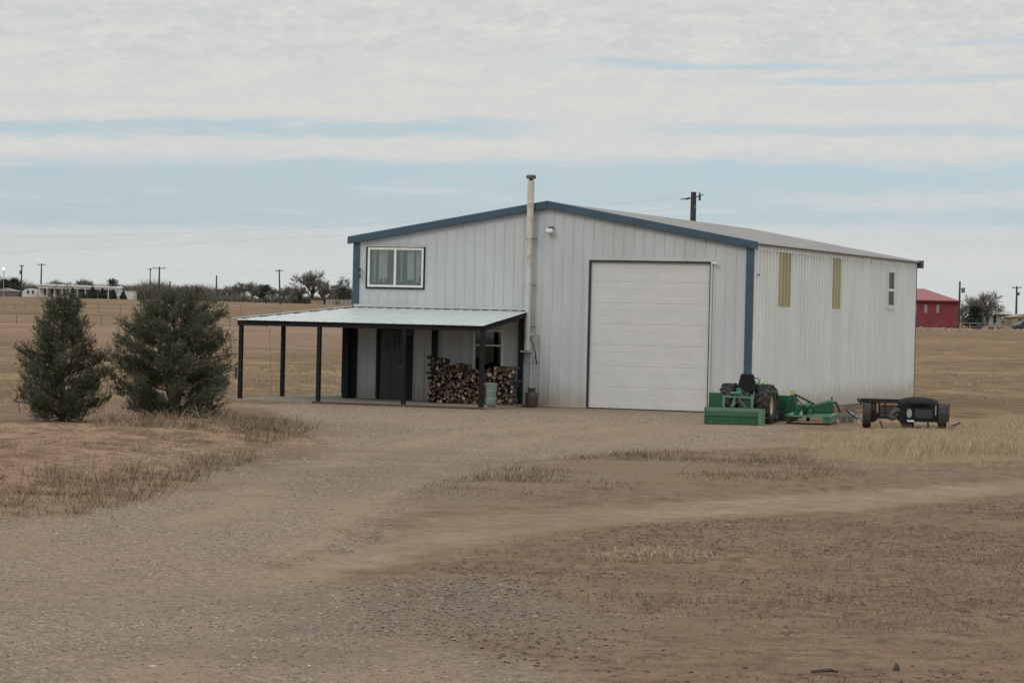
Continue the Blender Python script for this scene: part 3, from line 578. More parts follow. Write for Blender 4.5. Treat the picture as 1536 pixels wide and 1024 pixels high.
mb = MB(); mb.tube([(CU+.08, -.26, 2.0), (CU+.16, -.2, 1.8), (CU+.22, -.16, 1.55), (CU+.24, -.14, 1.35), (CU+.27, -.14, 1.22)], [.012,.012,.014,.02,.028], 8); mb.tube([(CU-.12, -.2, 1.6), (CU-.10, -.2, 1.35), (CU, -.2, 1.2), (CU+.14, -.2, 1.25), (CU+.22, -.18, 1.45)], .009, 6); mb.tube([(CU+.06, -.25, 2.02), (CU+.28, -.1, 2.03), (CU+.27, -.06, 1.75)], .009, 6); mb.build('hanging_cable', M['dark'], ch)
mb = MB(); mb.tube([(CU-.14, -.10, 2.72), (CU-.07, -.14, 2.5), (CU-.05, -.16, 2.2), (CU-.06, -.14, 2.0)], .02, 8); mb.build('hanging_cable', M['dark'], ch)
# fixtures on the walls
fl = thing('floodlight', 'white faced floodlight mounted high on the gable wall', 'floodlight', bw(6.21, -.02, 5.02), BR)
mb = MB(); mb.box(-.07, .07, -.10, .0, .06, .17); mb.box(-.02, .02, -.03, .02, 0, .1); mb.build('bracket', M['dark'], fl)
mb = MB(); mb.box(-.10, .10, -.24, -.05, -.03, .06, Matrix.Rotation(R(-14), 4, 'X')); mb.build('housing', M['whiteroof'], fl, bevel=.01)
mb = MB(); mb.box(-.09, .09, -.23, -.06, -.042, -.031, Matrix.Rotation(R(-14), 4, 'X')); mb.build('lens', M['lamp_lens'], fl)
sn = thing('wall_sensor', 'small white wall sensor at top right corner of the overhead door', 'sensor', bw(11.12, -.03, 4.22), BR)
mb = MB(); mb.box(-.06, .0, -.05, 0, -.03, .03); mb.build('base', M['white'], sn); mb = MB(); mb.tube([(0, -.05, 0), (.11, -.12, -.03)], .032, 10); mb.build('head', M['white'], sn)
for z, lab in ((3.87, 'small black camera high on the left corner, the upper of two'), (3.69, 'small black camera on the left corner, the lower of two')):
    c = thing('security_camera', lab, 'camera', bw(.20, -.03, z), BR, 'cameras on the left corner')
    mb = MB(); mb.tube([(0, 0, 0), (0, -.05, 0)], .035, 10); mb.build('base', M['white'], c); mb = MB(); mb.tube([(-.01, -.05, 0), (.03, -.15, -.02)], .04, 10); mb.build('body', M['black'], c)
vn = thing('wall_spigot', 'small grey fitting on the right side wall near the blue corner', 'fitting', bw(BW+.03, .45, 3.92), BR)
mb = MB(); mb.tube([(0,0,0), (.09,0,0)], .025, 8); mb.build('stem', M['greysteel'], vn); mb = MB(); mb.tube([(.06,-.09,.0), (.06,.09,.0)], .016, 8); mb.build('bar', M['greysteel'], vn)
lp = thing('porch_lamp', 'grey bell shaped lamp hanging under the porch roof beside the door', 'lamp', bw(1.98, -.35, 1.98), BR)
mb = MB(); mb.lathe([(.0, .14), (.05, .13), (.09, .07), (.12, -.02), (.11, -.03), (0, -.02)], 16); mb.build('shade', M['greysteel'], lp, smooth=True); mb = MB(); mb.tube([(0,0,.13), (0,0,.42)], .012, 6); mb.build('stem', M['dark'], lp)

# ------------------------------------------------------------------ porch
po = thing('porch', 'open porch with pale ribbed metal roof on dark posts along the workshop front', 'porch', ORG, BR)
EU, EW, EZ, WZ = -2.2, -3.62, 2.31, 2.74; RU = 5.62; BK = 3.9
# front slope (hip cut at left), ribs run down the slope
mb = MB(); prf = rib_profile(.305, .018, .03, .03, .1); us = rib_us(EU, RU, .305, .03, .03, [0.0], .1)
for a, b in zip(us[:-1], us[1:]):
    pts = []
    for u in (a, b):
        t0 = 0 if u >= 0 else u/EU                      # hip: start further down the slope
        p = prf(u); pts.append(((u, EW*t0, WZ+(EZ-WZ)*t0+p), (u, EW, EZ+p)))
    mb.add([pts[0][0], pts[1][0], pts[1][1], pts[0][1]], [(3,2,1,0)])
    mb.add([(pts[0][1][0], EW, pts[0][1][2]), (pts[1][1][0], EW, pts[1][1][2]), (b, EW, EZ-.008), (a, EW, EZ-.008)], [(0,3,2,1)])
us = rib_us(EW, BK, .305, .03, .022, [0.0], .05)
for a, b in zip(us[:-1], us[1:]):
    pts = []
    for w in (a, b):
        t0 = 0 if w >= 0 else w/EW; p = prf(w); pts.append(((EU*t0, w, WZ+(EZ-WZ)*t0+p), (EU, w, EZ+p)))
    mb.add([pts[0][0], pts[0][1], pts[1][1], pts[1][0]], [(3,2,1,0)])
mb.build('porch_roof', M['porchroof'], po)
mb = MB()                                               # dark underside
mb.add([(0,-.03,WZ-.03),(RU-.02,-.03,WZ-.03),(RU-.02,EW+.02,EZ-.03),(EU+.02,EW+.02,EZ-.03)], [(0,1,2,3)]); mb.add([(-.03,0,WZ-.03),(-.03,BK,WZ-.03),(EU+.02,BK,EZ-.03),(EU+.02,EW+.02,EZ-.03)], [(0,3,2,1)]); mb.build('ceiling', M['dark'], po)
for i in range(18): u = .1+.305*i; mb = MB(); mb.box(u+.05, u+.265, -.05, -.03, WZ+.004, WZ+.022); mb.build('rib_shadow_strip', M['navy'], po)  # dark strips stand in for rib shadow along the wall flashing
for i in range(7):
    a = (i+.25)/7; b = (i+.8)/7; mb = MB(); mb.bar((EU*a, EW*a, WZ+(EZ-WZ)*a+.018), (EU*b, EW*b, WZ+(EZ-WZ)*b+.018), .05, .02); mb.build('rib_shadow_strip', M['navy'], po)  # same painted rib shadow, as dashes down the hip
mb = MB(); mb.bar((EU-.02, EW-.02, EZ+.035), (0, 0, WZ+.04), .10, .012); mb.build('hip_flashing', M['porchroof'], po)
mb = MB(); mb.box(.0, RU, -.06, -.035, WZ+.028, WZ+.10); mb.build('wall_flashing', M['front'], po)
mb = MB(); mb.box(EU+.15, RU-.02, EW+.06, EW+.16, EZ-.155, EZ-.035); mb.box(EU+.16, EU+.26, EW+.16, BK-.05, EZ-.155, EZ-.035); mb.bar((RU-.07, EW+.1, EZ-.09), (RU-.07, -.05, WZ-.09), .09, .11); mb.build('beam', M['post'], po)
def gz_at(u, w): p = bw(u, w); return T(p.x, p.y)
for u, w, wd, zb in ((-1.95,-3.5,.11,None), (.53,-3.5,.11,.05), (3.17,-3.5,.11,.05), (5.52,-3.5,.12,.05), (-1.97,-.7,.11,None), (-1.97,3.65,.11,None), (-.135,-.16,.20,.05), (2.66,-.10,.14,.05), (5.38,-.12,.13,0.02)):
    t = max(0, -w/3.62) if u > -1 else 1
    z1 = WZ+(EZ-WZ)*min(1, t)-.08; mb = MB(); mb.box(u-wd/2, u+wd/2, w-wd/2, w+wd/2, zb if zb is not None else -.12, z1); mb.build('post', M['navy'] if wd > .115 and w > -1 else M['post'], po, bevel=.006)
sl = MB(); sl.box(.0, 5.72, -3.72, -.035, -.15, .05); sl.box(-2.15, .0, -3.72, 4.1, -.15, .046); s_o = sl.build('porch_slab', M['concrete']); s_o.location = ORG; s_o.rotation_euler = (0,0,BR); tag(s_o, 'grey concrete slab under the porch', 'slab', kind='structure')
mb = MB(); mb.box(.45, 5.74, -3.76, -3.724, -.12, .056); mb.build('edging_board', M['redwood'], po)
mb = MB(); mb.tube([(-1.1,-3.4,2.1),(-.98,-3.44,.4),(-1.0,-3.44,.12),(-1.06,-3.46,.05)], .006, 5); mb.build('hanging_string', M['greysteel'], po)

# ------------------------------------------------------------------ firewood: every log its own thing
def log_mat():
    m, t, b = nt('log_bark'); g = G(t); P = g.n('ShaderNodeTexCoord').outputs['Object']; r = g.n('ShaderNodeObjectInfo').outputs['Random']
    c = g.ramp(r, [(0,(.035,.024,.019)),(.5,(.065,.043,.033)),(.85,(.10,.064,.046)),(1,(.16,.105,.07))]); g.put(b.inputs['Base Color'], g.mix(g.ss(g.noise(P, 25, 4), .4, .7), c, (.035,.028,.025))); b.inputs['Roughness'].default_value = .9
    m2, t, b = nt('log_end'); g = G(t); P = g.n('ShaderNodeTexCoord').outputs['Object']; r = g.n('ShaderNodeObjectInfo').outputs['Random']; r2 = g.m('FRACT', g.m('MULTIPLY', r, 7.31))
    c = g.ramp(r2, [(0,(.06,.042,.033)),(.4,(.16,.10,.07)),(.68,(.30,.20,.14)),(.88,(.46,.35,.26)),(1,(.62,.52,.42))]); g.put(b.inputs['Base Color'], g.mix(g.ss(g.noise(P, 30, 4), .45, .75), c, (.10,.068,.05))); b.inputs['Roughness'].default_value = .9
    return [m, m2]
LM = log_mat(); random.seed(12); protos = []
for k in range(12):
    n = random.choice([3,3,4,4,5,7]); L = random.uniform(.38, .46); mb = MB(); rr = random.uniform(.045, .072); ring = []
    for j in range(n):
        a = 2*PI*(j+random.uniform(-.25, .25))/n; q = rr*random.uniform(.75, 1.2); ring.append((q*math.cos(a), q*math.sin(a)*random.choice([.8, 1])))
    vs = [(x_, 0, z_) for x_, z_ in ring]+[(x_*random.uniform(.9, 1.1)+.01, L, z_*random.uniform(.9, 1.1)) for x_, z_ in ring]
    mb.mi = 1; mb.add(vs, [tuple(range(n)), tuple(range(2*n-1, n-1, -1))]); mb.mi = 0; mb.add(vs, [(i, i+n, (i+1) % n+n, (i+1) % n) for i in range(n)])
    p = mb.build('firewood_log', LM); protos.append(p)
def stack_top(u):
    pts = [(2.55,1.42),(2.9,1.40),(3.15,1.22),(3.5,1.20),(3.85,1.10),(4.1,1.05),(4.5,1.08),(4.75,1.20),(5.0,1.16),(5.3,1.12)]
    for (a, za), (b, zb) in zip(pts[:-1], pts[1:]):
        if a <= u <= b: return za+(zb-za)*(u-a)/(b-a)
    return 0
first = set(); cnt = 0; row = 0; z = .105
FG = 'firewood logs stacked on the porch'
while z < 1.5:
    u = 3.02+(.06 if row % 2 else 0)
    while u < 5.64:
        if z < stack_top(u-.42)-.02+.07*math.sin(u*9.1)*math.sin(u*23.7):
            k = random.randrange(12); src = protos[k]; lo = src if k not in first else src.copy()
            if k in first: COL.objects.link(lo)
            first.add(k); rz = random.gauss(0, .16); rx = random.gauss(0, .07)
            if random.random() < .12 and 3.2 < u < 5.4: rz += random.choice([-1, 1])*random.uniform(.5, 1.1)
            lo.location = bw(u+random.uniform(-.035, .035), -1.42+random.uniform(-.10, .10), max(.10, z+random.uniform(-.04, .04))); lo.rotation_euler = (rx, 0, BR+rz)
            lo.rotation_mode = 'XYZ'; lo.matrix_world = Matrix.Translation(lo.location) @ Matrix.Rotation(BR+rz, 4, 'Z') @ Matrix.Rotation(rx, 4, 'X') @ Matrix.Rotation(random.uniform(0, 6.28), 4, 'Y'); s = random.uniform(.75, 1.3); lo.scale = (s, 1, s)
            tag(lo, 'split firewood log in the stack under the porch window', 'log', FG); cnt += 1
        u += random.uniform(.102, .128)
    z += .102; row += 1
print('logs', cnt)
bn = thing('metal_bin', 'pale green galvanised bin on the slab beside the porch corner post', 'bin', bw(5.44, -2.55, .05), BR)
mb = MB(); mb.lathe([(0,.004),(.135,.004),(.14,.02),(.155,.62),(.165,.64),(.165,.66),(.145,.66),(.13,.05),(0,.04)], 22)
for z in (.2, .42): mb.lathe([(.145+.02*z,z),(.156+.02*z,z+.012),(.147+.02*z,z+.03)], 22)
mb.build('body', M['galv'], bn, smooth=True); mb = MB(); mb.tube([(.16,0,.5),(.2,0,.48),(.2,0,.42),(.157,0,.4)], .01, 6); mb.build('handle', M['greysteel'], bn)
mc = thing('milk_can', 'dark brown old milk can standing on the gravel against the wall', 'milk can', bw(5.98, -.75, 0), BR)
mb = MB(); mb.lathe([(0,.0),(.17,.0),(.18,.02),(.178,.30),(.172,.36),(.13,.42),(.095,.45),(.095,.50),(0,.50)], 24); mb.build('body', M['milk'], mc, smooth=True)
mb = MB(); mb.lathe([(.10,.49),(.125,.50),(.13,.525),(.12,.55),(0,.555)], 24); mb.build('lid', M['milk'], mc, smooth=True)
mb = MB(); [mb.tube([(sx*.15,0,.40),(sx*.20,0,.40),(sx*.21,0,.34),(sx*.175,0,.32)], .012, 6) for sx in (-1,1)]; mb.build('handle', M['milk'], mc)
rk = MB(); rk.lathe([(0,.0),(.12,.0),(.13,.05),(.09,.10),(0,.12)], 8); o = rk.build('rock', M['greysteel']); o.location = bw(5.62, -3.0, .05); o.rotation_euler = (0,0,.4); tag(o, 'small grey rock at the right end of the porch slab', 'rock')

# ------------------------------------------------------------------ tractor
def wheel(parent, name, x, y, r, wd, rim_r, lugs):
    Mx = Matrix.Translation((x, y, r)) @ Matrix.Rotation(R(90), 4, 'Y')
    w = MB(); h = wd/2; w.lathe([(rim_r,-h*.75),(rim_r+.03,-h*.98),(r*.86,-h*1.02),(r*.95,-h*.85),(r*.965,0),(r*.95,h*.85),(r*.86,h*1.02),(rim_r+.03,h*.98),(rim_r,h*.75)], 30, Mx)
    for k in range(lugs):
        for sg in (-1, 1):
            a = 2*PI*(k+(.5 if sg > 0 else 0))/lugs
            p = [(math.cos(a+t)*r*q, math.sin(a+t)*r*q, sg*h*f) for t, q, f in ((0,.99,.04),(.16,.975,.95),(.20,.90,1.03))]
            for i in range(2): w.bar(Mx @ Vector(p[i]), Mx @ Vector(p[i+1]), .05, .05)
    ro = MB(); sgn = 1 if x > 0 else -1
    ty = w.build(name, M['rubber'], parent, smooth=True)
    ro.lathe([(0,.02),(.07,.03),(.09,-.03),(rim_r*.7,-.06),(rim_r*.85,.0),(rim_r,h*.72),(rim_r+.012,h*.8),(rim_r+.012,-h*.8)], 26, Mx if sgn > 0 else Mx @ Matrix.Rotation(PI, 4, 'X')); ro.build('rim', M['rim'] if r > .4 else M['dullsteel'], ty, smooth=True)
    return ty
ta = .31; tp = gnd(1121, 634); tr = thing('tractor', 'small green tractor with black seat parked facing away at the corner', 'tractor', (tp.x, tp.y, T(tp.x, tp.y)+.005), -ta)
wheel(tr, 'rear_wheel', -.50, 0, .50, .30, .27, 17); wheel(tr, 'rear_wheel', .50, 0, .50, .30, .27, 17)
wheel(tr, 'front_wheel', -.36, 1.45, .30, .19, .16, 13); wheel(tr, 'front_wheel', .36, 1.45, .30, .19, .16, 13)
mb = MB(); mb.tube([(-.48,0,.5),(.48,0,.5)], .075, 12); mb.box(-.16,.16,-.25,.75,.38,.72); mb.box(-.12,.12,.75,1.75,.36,.56); mb.tube([(-.44,1.45,.3),(.44,1.45,.3)], .04, 10); mb.box(-.36,.36,.2,.75,.44,.47); mb.build('chassis', M['black'], tr)
mb = MB(); pr = [(-.22,.55),(-.235,.88),(-.19,.985),(-.08,1.02),(.08,1.02),(.19,.985),(.235,.88),(.22,.55)]; mb.prism(pr, .80, 1.95); mb.build('hood', M['ltgreen'], tr, bevel=.02)
mb = MB(); mb.box(-.20,.20,1.951,1.97,.58,.95); mb.build('grille', M['black'], tr)
mb = MB(); mb.prism([(-.17,.55),(-.2,.95),(.2,.95),(.17,.55)], .62, .80); mb.build('dashboard', M['black'], tr)
mb = MB(); Ms = Matrix.Translation((0,.55,1.06)) @ Matrix.Rotation(R(35),4,'X'); mb.tube([Ms @ Vector((.17*math.cos(t*PI/8),.17*math.sin(t*PI/8),0)) for t in range(17)], .016, 6, False); mb.bar(Ms @ Vector((-.16,0,0)), Ms @ Vector((.16,0,0)), .03, .012); mb.tube([(0,.56,1.05),(0,.68,.88)], .02, 8); mb.build('steering_wheel', M['black'], tr)
st = MB(); st.prism([(-.245,.80),(-.25,.92),(-.165,1.255),(-.13,1.275),(.13,1.275),(.165,1.255),(.25,.92),(.245,.80)], -.18, -.08); st.prism([(-.23,.80),(-.23,.93),(.23,.93),(.23,.80)], -.08, .32); st.box(-.25,-.20,-.06,.22,.93,1.02); st.box(.20,.25,-.06,.22,.93,1.02); st.build('seat', M['seat'], tr, bevel=.025)
mb = MB(); mb.box(-.12,.12,-.12,.2,.70,.80); mb.build('seat_base', M['black'], tr)
for sx in (-1,1):
    mb = MB(); pts = [(.10*0+.53*math.cos(t), .53*math.sin(t)) for t in np.linspace(.25, 1.75, 8)]
    for (ya, za), (yb, zb) in zip(pts[:-1], pts[1:]): mb.add([(sx*.33, ya, .5+za), (sx*.40, ya, .5+za), (sx*.40, yb, .5+zb), (sx*.33, yb, .5+zb)], [(0,1,2,3)])
    mb.build('fender', M['black'], tr)
mb = MB(); mb.tube([(-.08,-.3,.72),(-.16,-.42,.86),(-.10,-.5,.70),(-.05,-.62,.74)], .012, 6); mb.tube([(.06,-.3,.70),(.15,-.4,.84),(.12,-.52,.66)], .012, 6); mb.build('hydraulic_hose', M['bblack'], tr)
for sx in (-1,1): mb = MB(); mb.tube([(sx*.36,-.06,.98),(sx*.36,-.1,.98)], .035, 8); mb.build('rear_lamp', M['red'], tr)
# loader with bucket ahead of the front wheels
for sx in (-1,1):
    mb = MB(); mb.bar((sx*.33,.75,.5),(sx*.33,.78,.98),.07,.09); mb.bar((sx*.33,.78,.95),(sx*.36,1.75,.80),.06,.10); mb.bar((sx*.36,1.75,.80),(sx*.38,2.12,.40),.06,.10); mb.build('loader_arm', M['green'], tr)
bk = MB(); prof = [(2.12,.27),(2.10,.62),(2.16,.64),(2.20,.60),(2.20,.30)]
bk.box(-.80,.80,2.10,2.14,.20,.68); bk.box(-.80,.80,2.14,2.30,.65,.68)
for sx in (-1,1): bk.prism([(2.14,.03),(2.14,.62),(2.30,.62),(2.62,.10),(2.58,.03)], sx*.80-.012, sx*.80+.012, Matrix(((0,1,0,0),(1,0,0,0),(0,0,1,0),(0,0,0,1))))
bo = bk.build('loader_bucket', M['green'], tr)
mb = MB(); mb.box(-.79,.79,2.105,2.139,.02,.198); mb.box(-.78,.78,2.145,2.62,.02,.045); mb.box(.815,.835,2.12,2.30,.04,.60); mb.build('bucket_floor', M['black'], bo)
mb = MB(); mb.bar((-.03,-.25,.78),(-.02,-.75,.86),.05); mb.bar((-.26,-.15,.35),(-.33,-.95,.38),.04,.06); mb.bar((.26,-.15,.35),(.33,-.95,.38),.04,.06); mb.tube([(-.22,-.25,.82),(-.28,-.75,.42)], .018, 8); mb.tube([(.22,-.25,.82),(.28,-.75,.42)], .018, 8); mb.box(-.12,.12,-.34,-.25,.45,.80); mb.build('three_point_hitch', M['greysteel'], tr)

# box blade hitched behind
q = tr.matrix_basis if False else (Matrix.Translation(tr.location) @ Matrix.Rotation(-ta, 4, 'Z')); bp = q @ Vector((-.06,-.98,0))
bb = thing('box_blade', 'green box blade hitched behind the small tractor', 'box blade', (bp.x, bp.y, T(bp.x, bp.y)+.01), -ta+.03)
mb = MB(); cp = [(-.30,.0),(-.345,.10),(-.36,.22),(-.345,.34),(-.31,.42),(-.29,.42),(-.325,.34),(-.335,.22),(-.32,.10),(-.28,.0)]
MX = Matrix(((0,1,0,0),(1,0,0,0),(0,0,1,0),(0,0,0,1))); mb.prism(cp, -.74, .66, MX); mb.box(-.74,.66,-.31,-.27,.37,.425); mb.build('mouldboard', M['green'], bb)
mb = MB(); mb.box(-.74,.66,-.385,-.365,.0,.165); mb.build('cutting_edge', M['green'], bb, bevel=.004); 
mb = MB()
for k in range(5):
    xq = -.58+k*.28; mb.tube([(xq,-.40,.05),(xq,-.386,.05)], .018, 8)
mb.build('bolt', M['palegreen'], bb)
mb = MB(); mb.box(.665,.685,-.40,.25,.0,.40); mb.box(.64,.72,-.42,-.401,.0,.42); mb.build('end_plate', M['palegreen'], bb)  # right end plate paler than the left: light on it put into the colour
mb = MB(); mb.box(-.76,-.742,-.36,.25,0,.42); mb.build('end_plate', M['green'], bb)
mb = MB(); mb.box(-.73,-.36,.0,.03,.40,.78); mb.box(-.73,.64,.0,.03,.0,.40); mb.box(.1,.37,.0,.03,.40,.68); mb.build('front_plate', M['green'], bb)
mb = MB(); mb.bar((-.33,-.05,.40),(-.33,-.05,.70),.06); mb.bar((.40,-.05,.38),(.40,-.05,.76),.06); mb.bar((-.36,-.05,.70),(.43,-.05,.68),.045); mb.build('frame', M['palegreen'], bb)
mb = MB(); mb.bar((.02,-.1,.70),(.28,-.16,.42),.025); mb.bar((.0,-.1,.70),(-.14,-.16,.44),.025); mb.bar((-.02,-.12,.68),(-.08,-.2,.45),.03); mb.build('brace', M['greysteel'], bb)
mb = MB(); mb.bar((-.06,.0,.55),(.02,.02,.92),.05,.07); mb.bar((.10,.0,.62),(.05,.02,.92),.05,.07); mb.box(-.10,.12,-.06,.02,.74,.82); mb.tube([(-.05,-.1,.62),(-.02,-.16,.52),(-.07,-.2,.43)], .026, 8); mb.tube([(-.16,-.05,.78),(.1,-.05,.80)], .03, 8); mb.build('mast', M['teal'], bb)

# rotary cutter
cp_ = gnd(1226, 637); rc = thing('rotary_cutter', 'green rotary mower deck with a tall A frame beside the tractor', 'rotary cutter', (cp_.x-.06, cp_.y+.75, T(cp_.x, cp_.y)+.01), -.30); rc.scale = (.9, .9, 1); rc.rotation_euler.x = .05
mb = MB(); dk = [(-.66,-.55),(-.45,-.72),(.45,-.72),(.66,-.55),(.66,.45),(.4,.7),(-.4,.7),(-.66,.45)]
n = len(dk); mb.add([(a,b,.21) for a,b in dk]+[(a,b,.235) for a,b in dk], [tuple(range(n))[::-1], tuple(range(n,2*n))]+[(i,(i+1)%n,(i+1)%n+n,i+n) for i in range(n)]); mb.box(-.64,.64,-.70,-.66,.235,.26); deck = mb.build('deck', M['palegreen'], rc)
for i in range(n):
    if i in (0, 1, 5): continue
    mb = MB(); a, b = dk[i], dk[(i+1) % n]; mb.bar((a[0]*.985,a[1]*.985,.14),(b[0]*.985,b[1]*.985,.14),.012,.14); mb.build('skirt', M['palegreen'], rc)
mb = MB(); mb.tube([(-.1,-.05,.21),(-.1,-.05,.06)], .05, 8); mb.bar((-.6,-.3,.08),(.4,.2,.07),.08,.012); mb.build('blade', M['bblack'], rc); mb = MB(); mb.bar((-.64,-.5,.02),(-.64,.4,.02),.03,.05); mb.bar((.64,-.5,.02),(.64,.4,.02),.03,.05); mb.build('skid_shoe', M['dullsteel'], rc)
mb = MB(); mb.tube([(-.1,-.05,.235),(-.1,-.05,.36),(-.1,-.05,.40)], [.17,.15,.11], 14); mb.tube([(-.16,-.32,.42),(-.10,.1,.44)], [.085,.12], 12); mb.build('gearbox', M['green'], rc, smooth=True)
mb = MB(); mb.prism([(-.05,.26),(-.05,.46),(.10,.52),(.50,.62),(.60,.60),(.62,.30),(.55,.26)], -.02, .24); mb.build('driveline_guard', M['green'], rc, bevel=.05)
mb = MB(); top = Vector((-.52,-.35,.80)); mb.bar((-.66,-.60,.22), top, .035,.05); mb.bar((-.28,-.5,.24), top, .035,.05); mb.bar((.28,.35,.36), top, .035,.05); mb.bar((-.2,-.1,.42), top, .02,.03); mb.build('hitch_frame', M['green'], rc)
mb = MB(); mb.box(-.58,-.46,-.40,-.30,.75,.88); mb.build('hitch_pin_block', M['rim'], rc)
mb = MB(); mb.prism([(-.24,-.68),(-.16,-.68),(-.10,-.30),(-.30,-.30)], .22, .48, Matrix.Identity(4)) if False else mb.bar((-.36,-.62,.22),(-.24,-.50,.50),.10,.12); mb.build('skid_bracket', M['green'], rc)
mb = MB(); mb.bar((.45,.3,.45),(.62,.36,.55),.05); mb.bar((.62,.36,.55),(.74,.42,.28),.05); mb.bar((.52,.3,.5),(.52,.3,.68),.04); mb.build('tailwheel_arm', M['black'], rc)
mb = MB(); mb.bar((.6,.2,.22),(1.02,.28,.22),.05,.04); mb.bar((.98,.28,.05),(.98,.28,.22),.04); mb.build('rear_bar', M['palegreen'], rc)

# plough disc on light rods, concrete block, timber
dp = gnd(1280, 634); ds = thing('plough_disc', 'dark round plough disc tilted on thin steel rods left of the trailer', 'plough disc', (dp.x, dp.y+.2, T(dp.x, dp.y)), 0)
Md = Matrix.Translation((-.04,0,.30)) @ Matrix.Rotation(R(38),4,'Y') @ Matrix.Rotation(R(18),4,'X'); mb = MB(); mb.lathe([(0,-.05),(.12,-.04),(.21,-.008),(.26,.03),(.255,.038),(.2,.008),(.1,-.024),(0,-.034)], 24, Md); mb.build('disc', M['black'], ds, smooth=True)
mb = MB(); mb.tube([(-.06,.02,.30),(.16,.0,.0)], .013, 6); mb.tube([(.0,.04,.27),(.22,.03,.0)], .013, 6); mb.tube([(.10,.0,.2),(.2,-.1,.0)], .013, 6); mb.build('stand', M['steel'], ds)
mb = MB(); mb.box(-.16,.16,-.12,.12,0,.19); o = mb.build('concrete_block', M['greysteel'], bevel=.01); g_ = gnd(1274, 633); o.location = (g_.x-.02, g_.y+.5, T(g_.x, g_.y+.5)); o.rotation_euler = (0,0,.2); tag(o, 'grey concrete block beside the tilted plough disc', 'block')
g_ = gnd(1258, 626); mb = MB()
for k in range(3): mb.box(-.42+.03*k,.40+.02*k,-.1,.12,.10*k+.002,.10*k+.092)
o = mb.build('timber_stack', M['plank'], bevel=.005); o.location = (g_.x, g_.y, T(g_.x, g_.y)); o.rotation_euler = (0,0,-.15); tag(o, 'low stack of brown timber behind the rotary cutter', 'timber')

# ------------------------------------------------------------------ trailer
tl = gnd(1357, 643); D_ = tl.y; t_ = thing('utility_trailer', 'black utility trailer with a domed lid box seen from behind in the straw', 'trailer', (tl.x, tl.y+.1, T(tl.x, tl.y+.1)), -.12)
px2 = lambda px: (px-1357)*D_/FPX; pz = lambda py: (643-py)*D_/FPX
def tyre(x):
    mb = MB(); Mx = Matrix.Translation((x, .0, .33)) @ Matrix.Rotation(R(90),4,'Y'); h = .105
    mb.lathe([(.19,-h*.8),(.22,-h),(.30,-h),(.33,-h*.7),(.33,h*.7),(.30,h),(.22,h),(.19,h*.8)], 26, Mx); w = mb.build('wheel', M['rubber'], t_, smooth=True)
    mb = MB(); mb.lathe([(0,-.02),(.06,.0),(.14,-.03),(.19,h*.7),(.195,h*.8),(.195,-h*.8),(.15,-.05),(0,-.05)], 20, Mx); mb.build('rim', M['dullsteel'], w, smooth=True)
tyre(px2(1301)); tyre(px2(1413))
mb = MB(); mb.tube([(px2(1306),0,.30),(px2(1408),0,.30)], .035, 10); mb.build('axle', M['dullsteel'], t_)
mb = MB(); mb.tube([(px2(1309),-.16,.30),(px2(1309),.06,.30)], [.13,.16], 16); mb.build('brake_drum', M['bblack'], t_, smooth=True)
mb = MB(); mb.tube([(px2(1334),-.06,.24),(px2(1340),-.08,.38),(px2(1346),-.08,.47),(px2(1354),-.06,.44)], [.05,.085,.085,.06], 12); mb.tube([(px2(1336),-.1,.26),(px2(1345),-.1,.28)], [.075,.05], 10); mb.build('gear_housing', M['dullsteel'], t_, smooth=True)
mb = MB(); mb.bar((px2(1287),-.1,pz(603.5)),(px2(1350),-.1,pz(603.5)),.06,.045); mb.bar((px2(1292),-.1,pz(604)),(px2(1291),-.1,pz(609)),.03); mb.bar((px2(1321),-.1,pz(609.5)),(px2(1352),-.1,pz(609.5)),.04,.035)
for q_ in (1296,1303,1313.5,1319,1328): mb.bar((px2(q_),-.1,pz(604)),(px2(q_),-.1,pz(627)),.045 if q_ != 1328 else .03,.04)
mb.bar((px2(1296),-.1,pz(627)),(px2(1408),-.1,pz(628)),.05,.05); mb.bar((px2(1287),1.6,pz(603.5)),(px2(1410),1.6,pz(603.5)),.05,.05); mb.bar((px2(1290),-.1,pz(603.5)),(px2(1290),1.6,pz(603.5)),.05); mb.build('bed_frame', M['bblack'], t_)
mb = MB(); mb.box(px2(1305.5),px2(1312),-.07,-.05,pz(624),pz(605)); mb.build('side_panel', M['dullsteel'], t_); mb = MB(); mb.box(px2(1320.5),px2(1340),.3,.32,pz(626),pz(611)); mb.build('side_panel', M['dullsteel'], t_)
mb = MB(); mb.box(px2(1348),px2(1407),-.14,.9,pz(632),pz(604.5)); bx = mb.build('box', M['bblack'], t_, bevel=.015)
mb = MB(); mb.box(px2(1372),px2(1398),-.155,-.142,pz(626),pz(613)); mb.build('recessed_panel', M['dark'], bx)
mb = MB(); n_ = 24; cx_ = (px2(1346)+px2(1409))/2; rx_ = (px2(1409)-px2(1346))/2
mb.lathe([(0,.155),(.35,.145),(.68,.11),(.90,.055),(1.0,.0),(.99,-.05),(.0,-.05)], 36, Matrix.Translation((cx_,.38,pz(604.0))) @ Matrix.Diagonal((rx_,.62,.95,1))); mb.build('domed_lid', M['lid'], t_, smooth=True)
mb = MB(); mb.tube([(px2(1364),-.175,pz(619.5)),(px2(1364),-.145,pz(619.5))], .5, 20); pl = mb.build('round_plate', M['whiteroof'] if False else M['greywall'], bx); 
for v in pl.data.vertices: v.co.x = px2(1364)+(v.co.x-px2(1364))*.13; v.co.z = pz(619.5)+(v.co.z-pz(619.5))*.23
mb = MB(); mb.box(px2(1361),px2(1371),-.165,-.145,pz(632.2),pz(629.6)); mb.build('reflector', M['whiteroof'], bx)
mb = MB(); mb.box(px2(1402),px2(1404),-.16,-.142,pz(622),pz(607)); mb.build('light_strip', M['greywall'], bx)
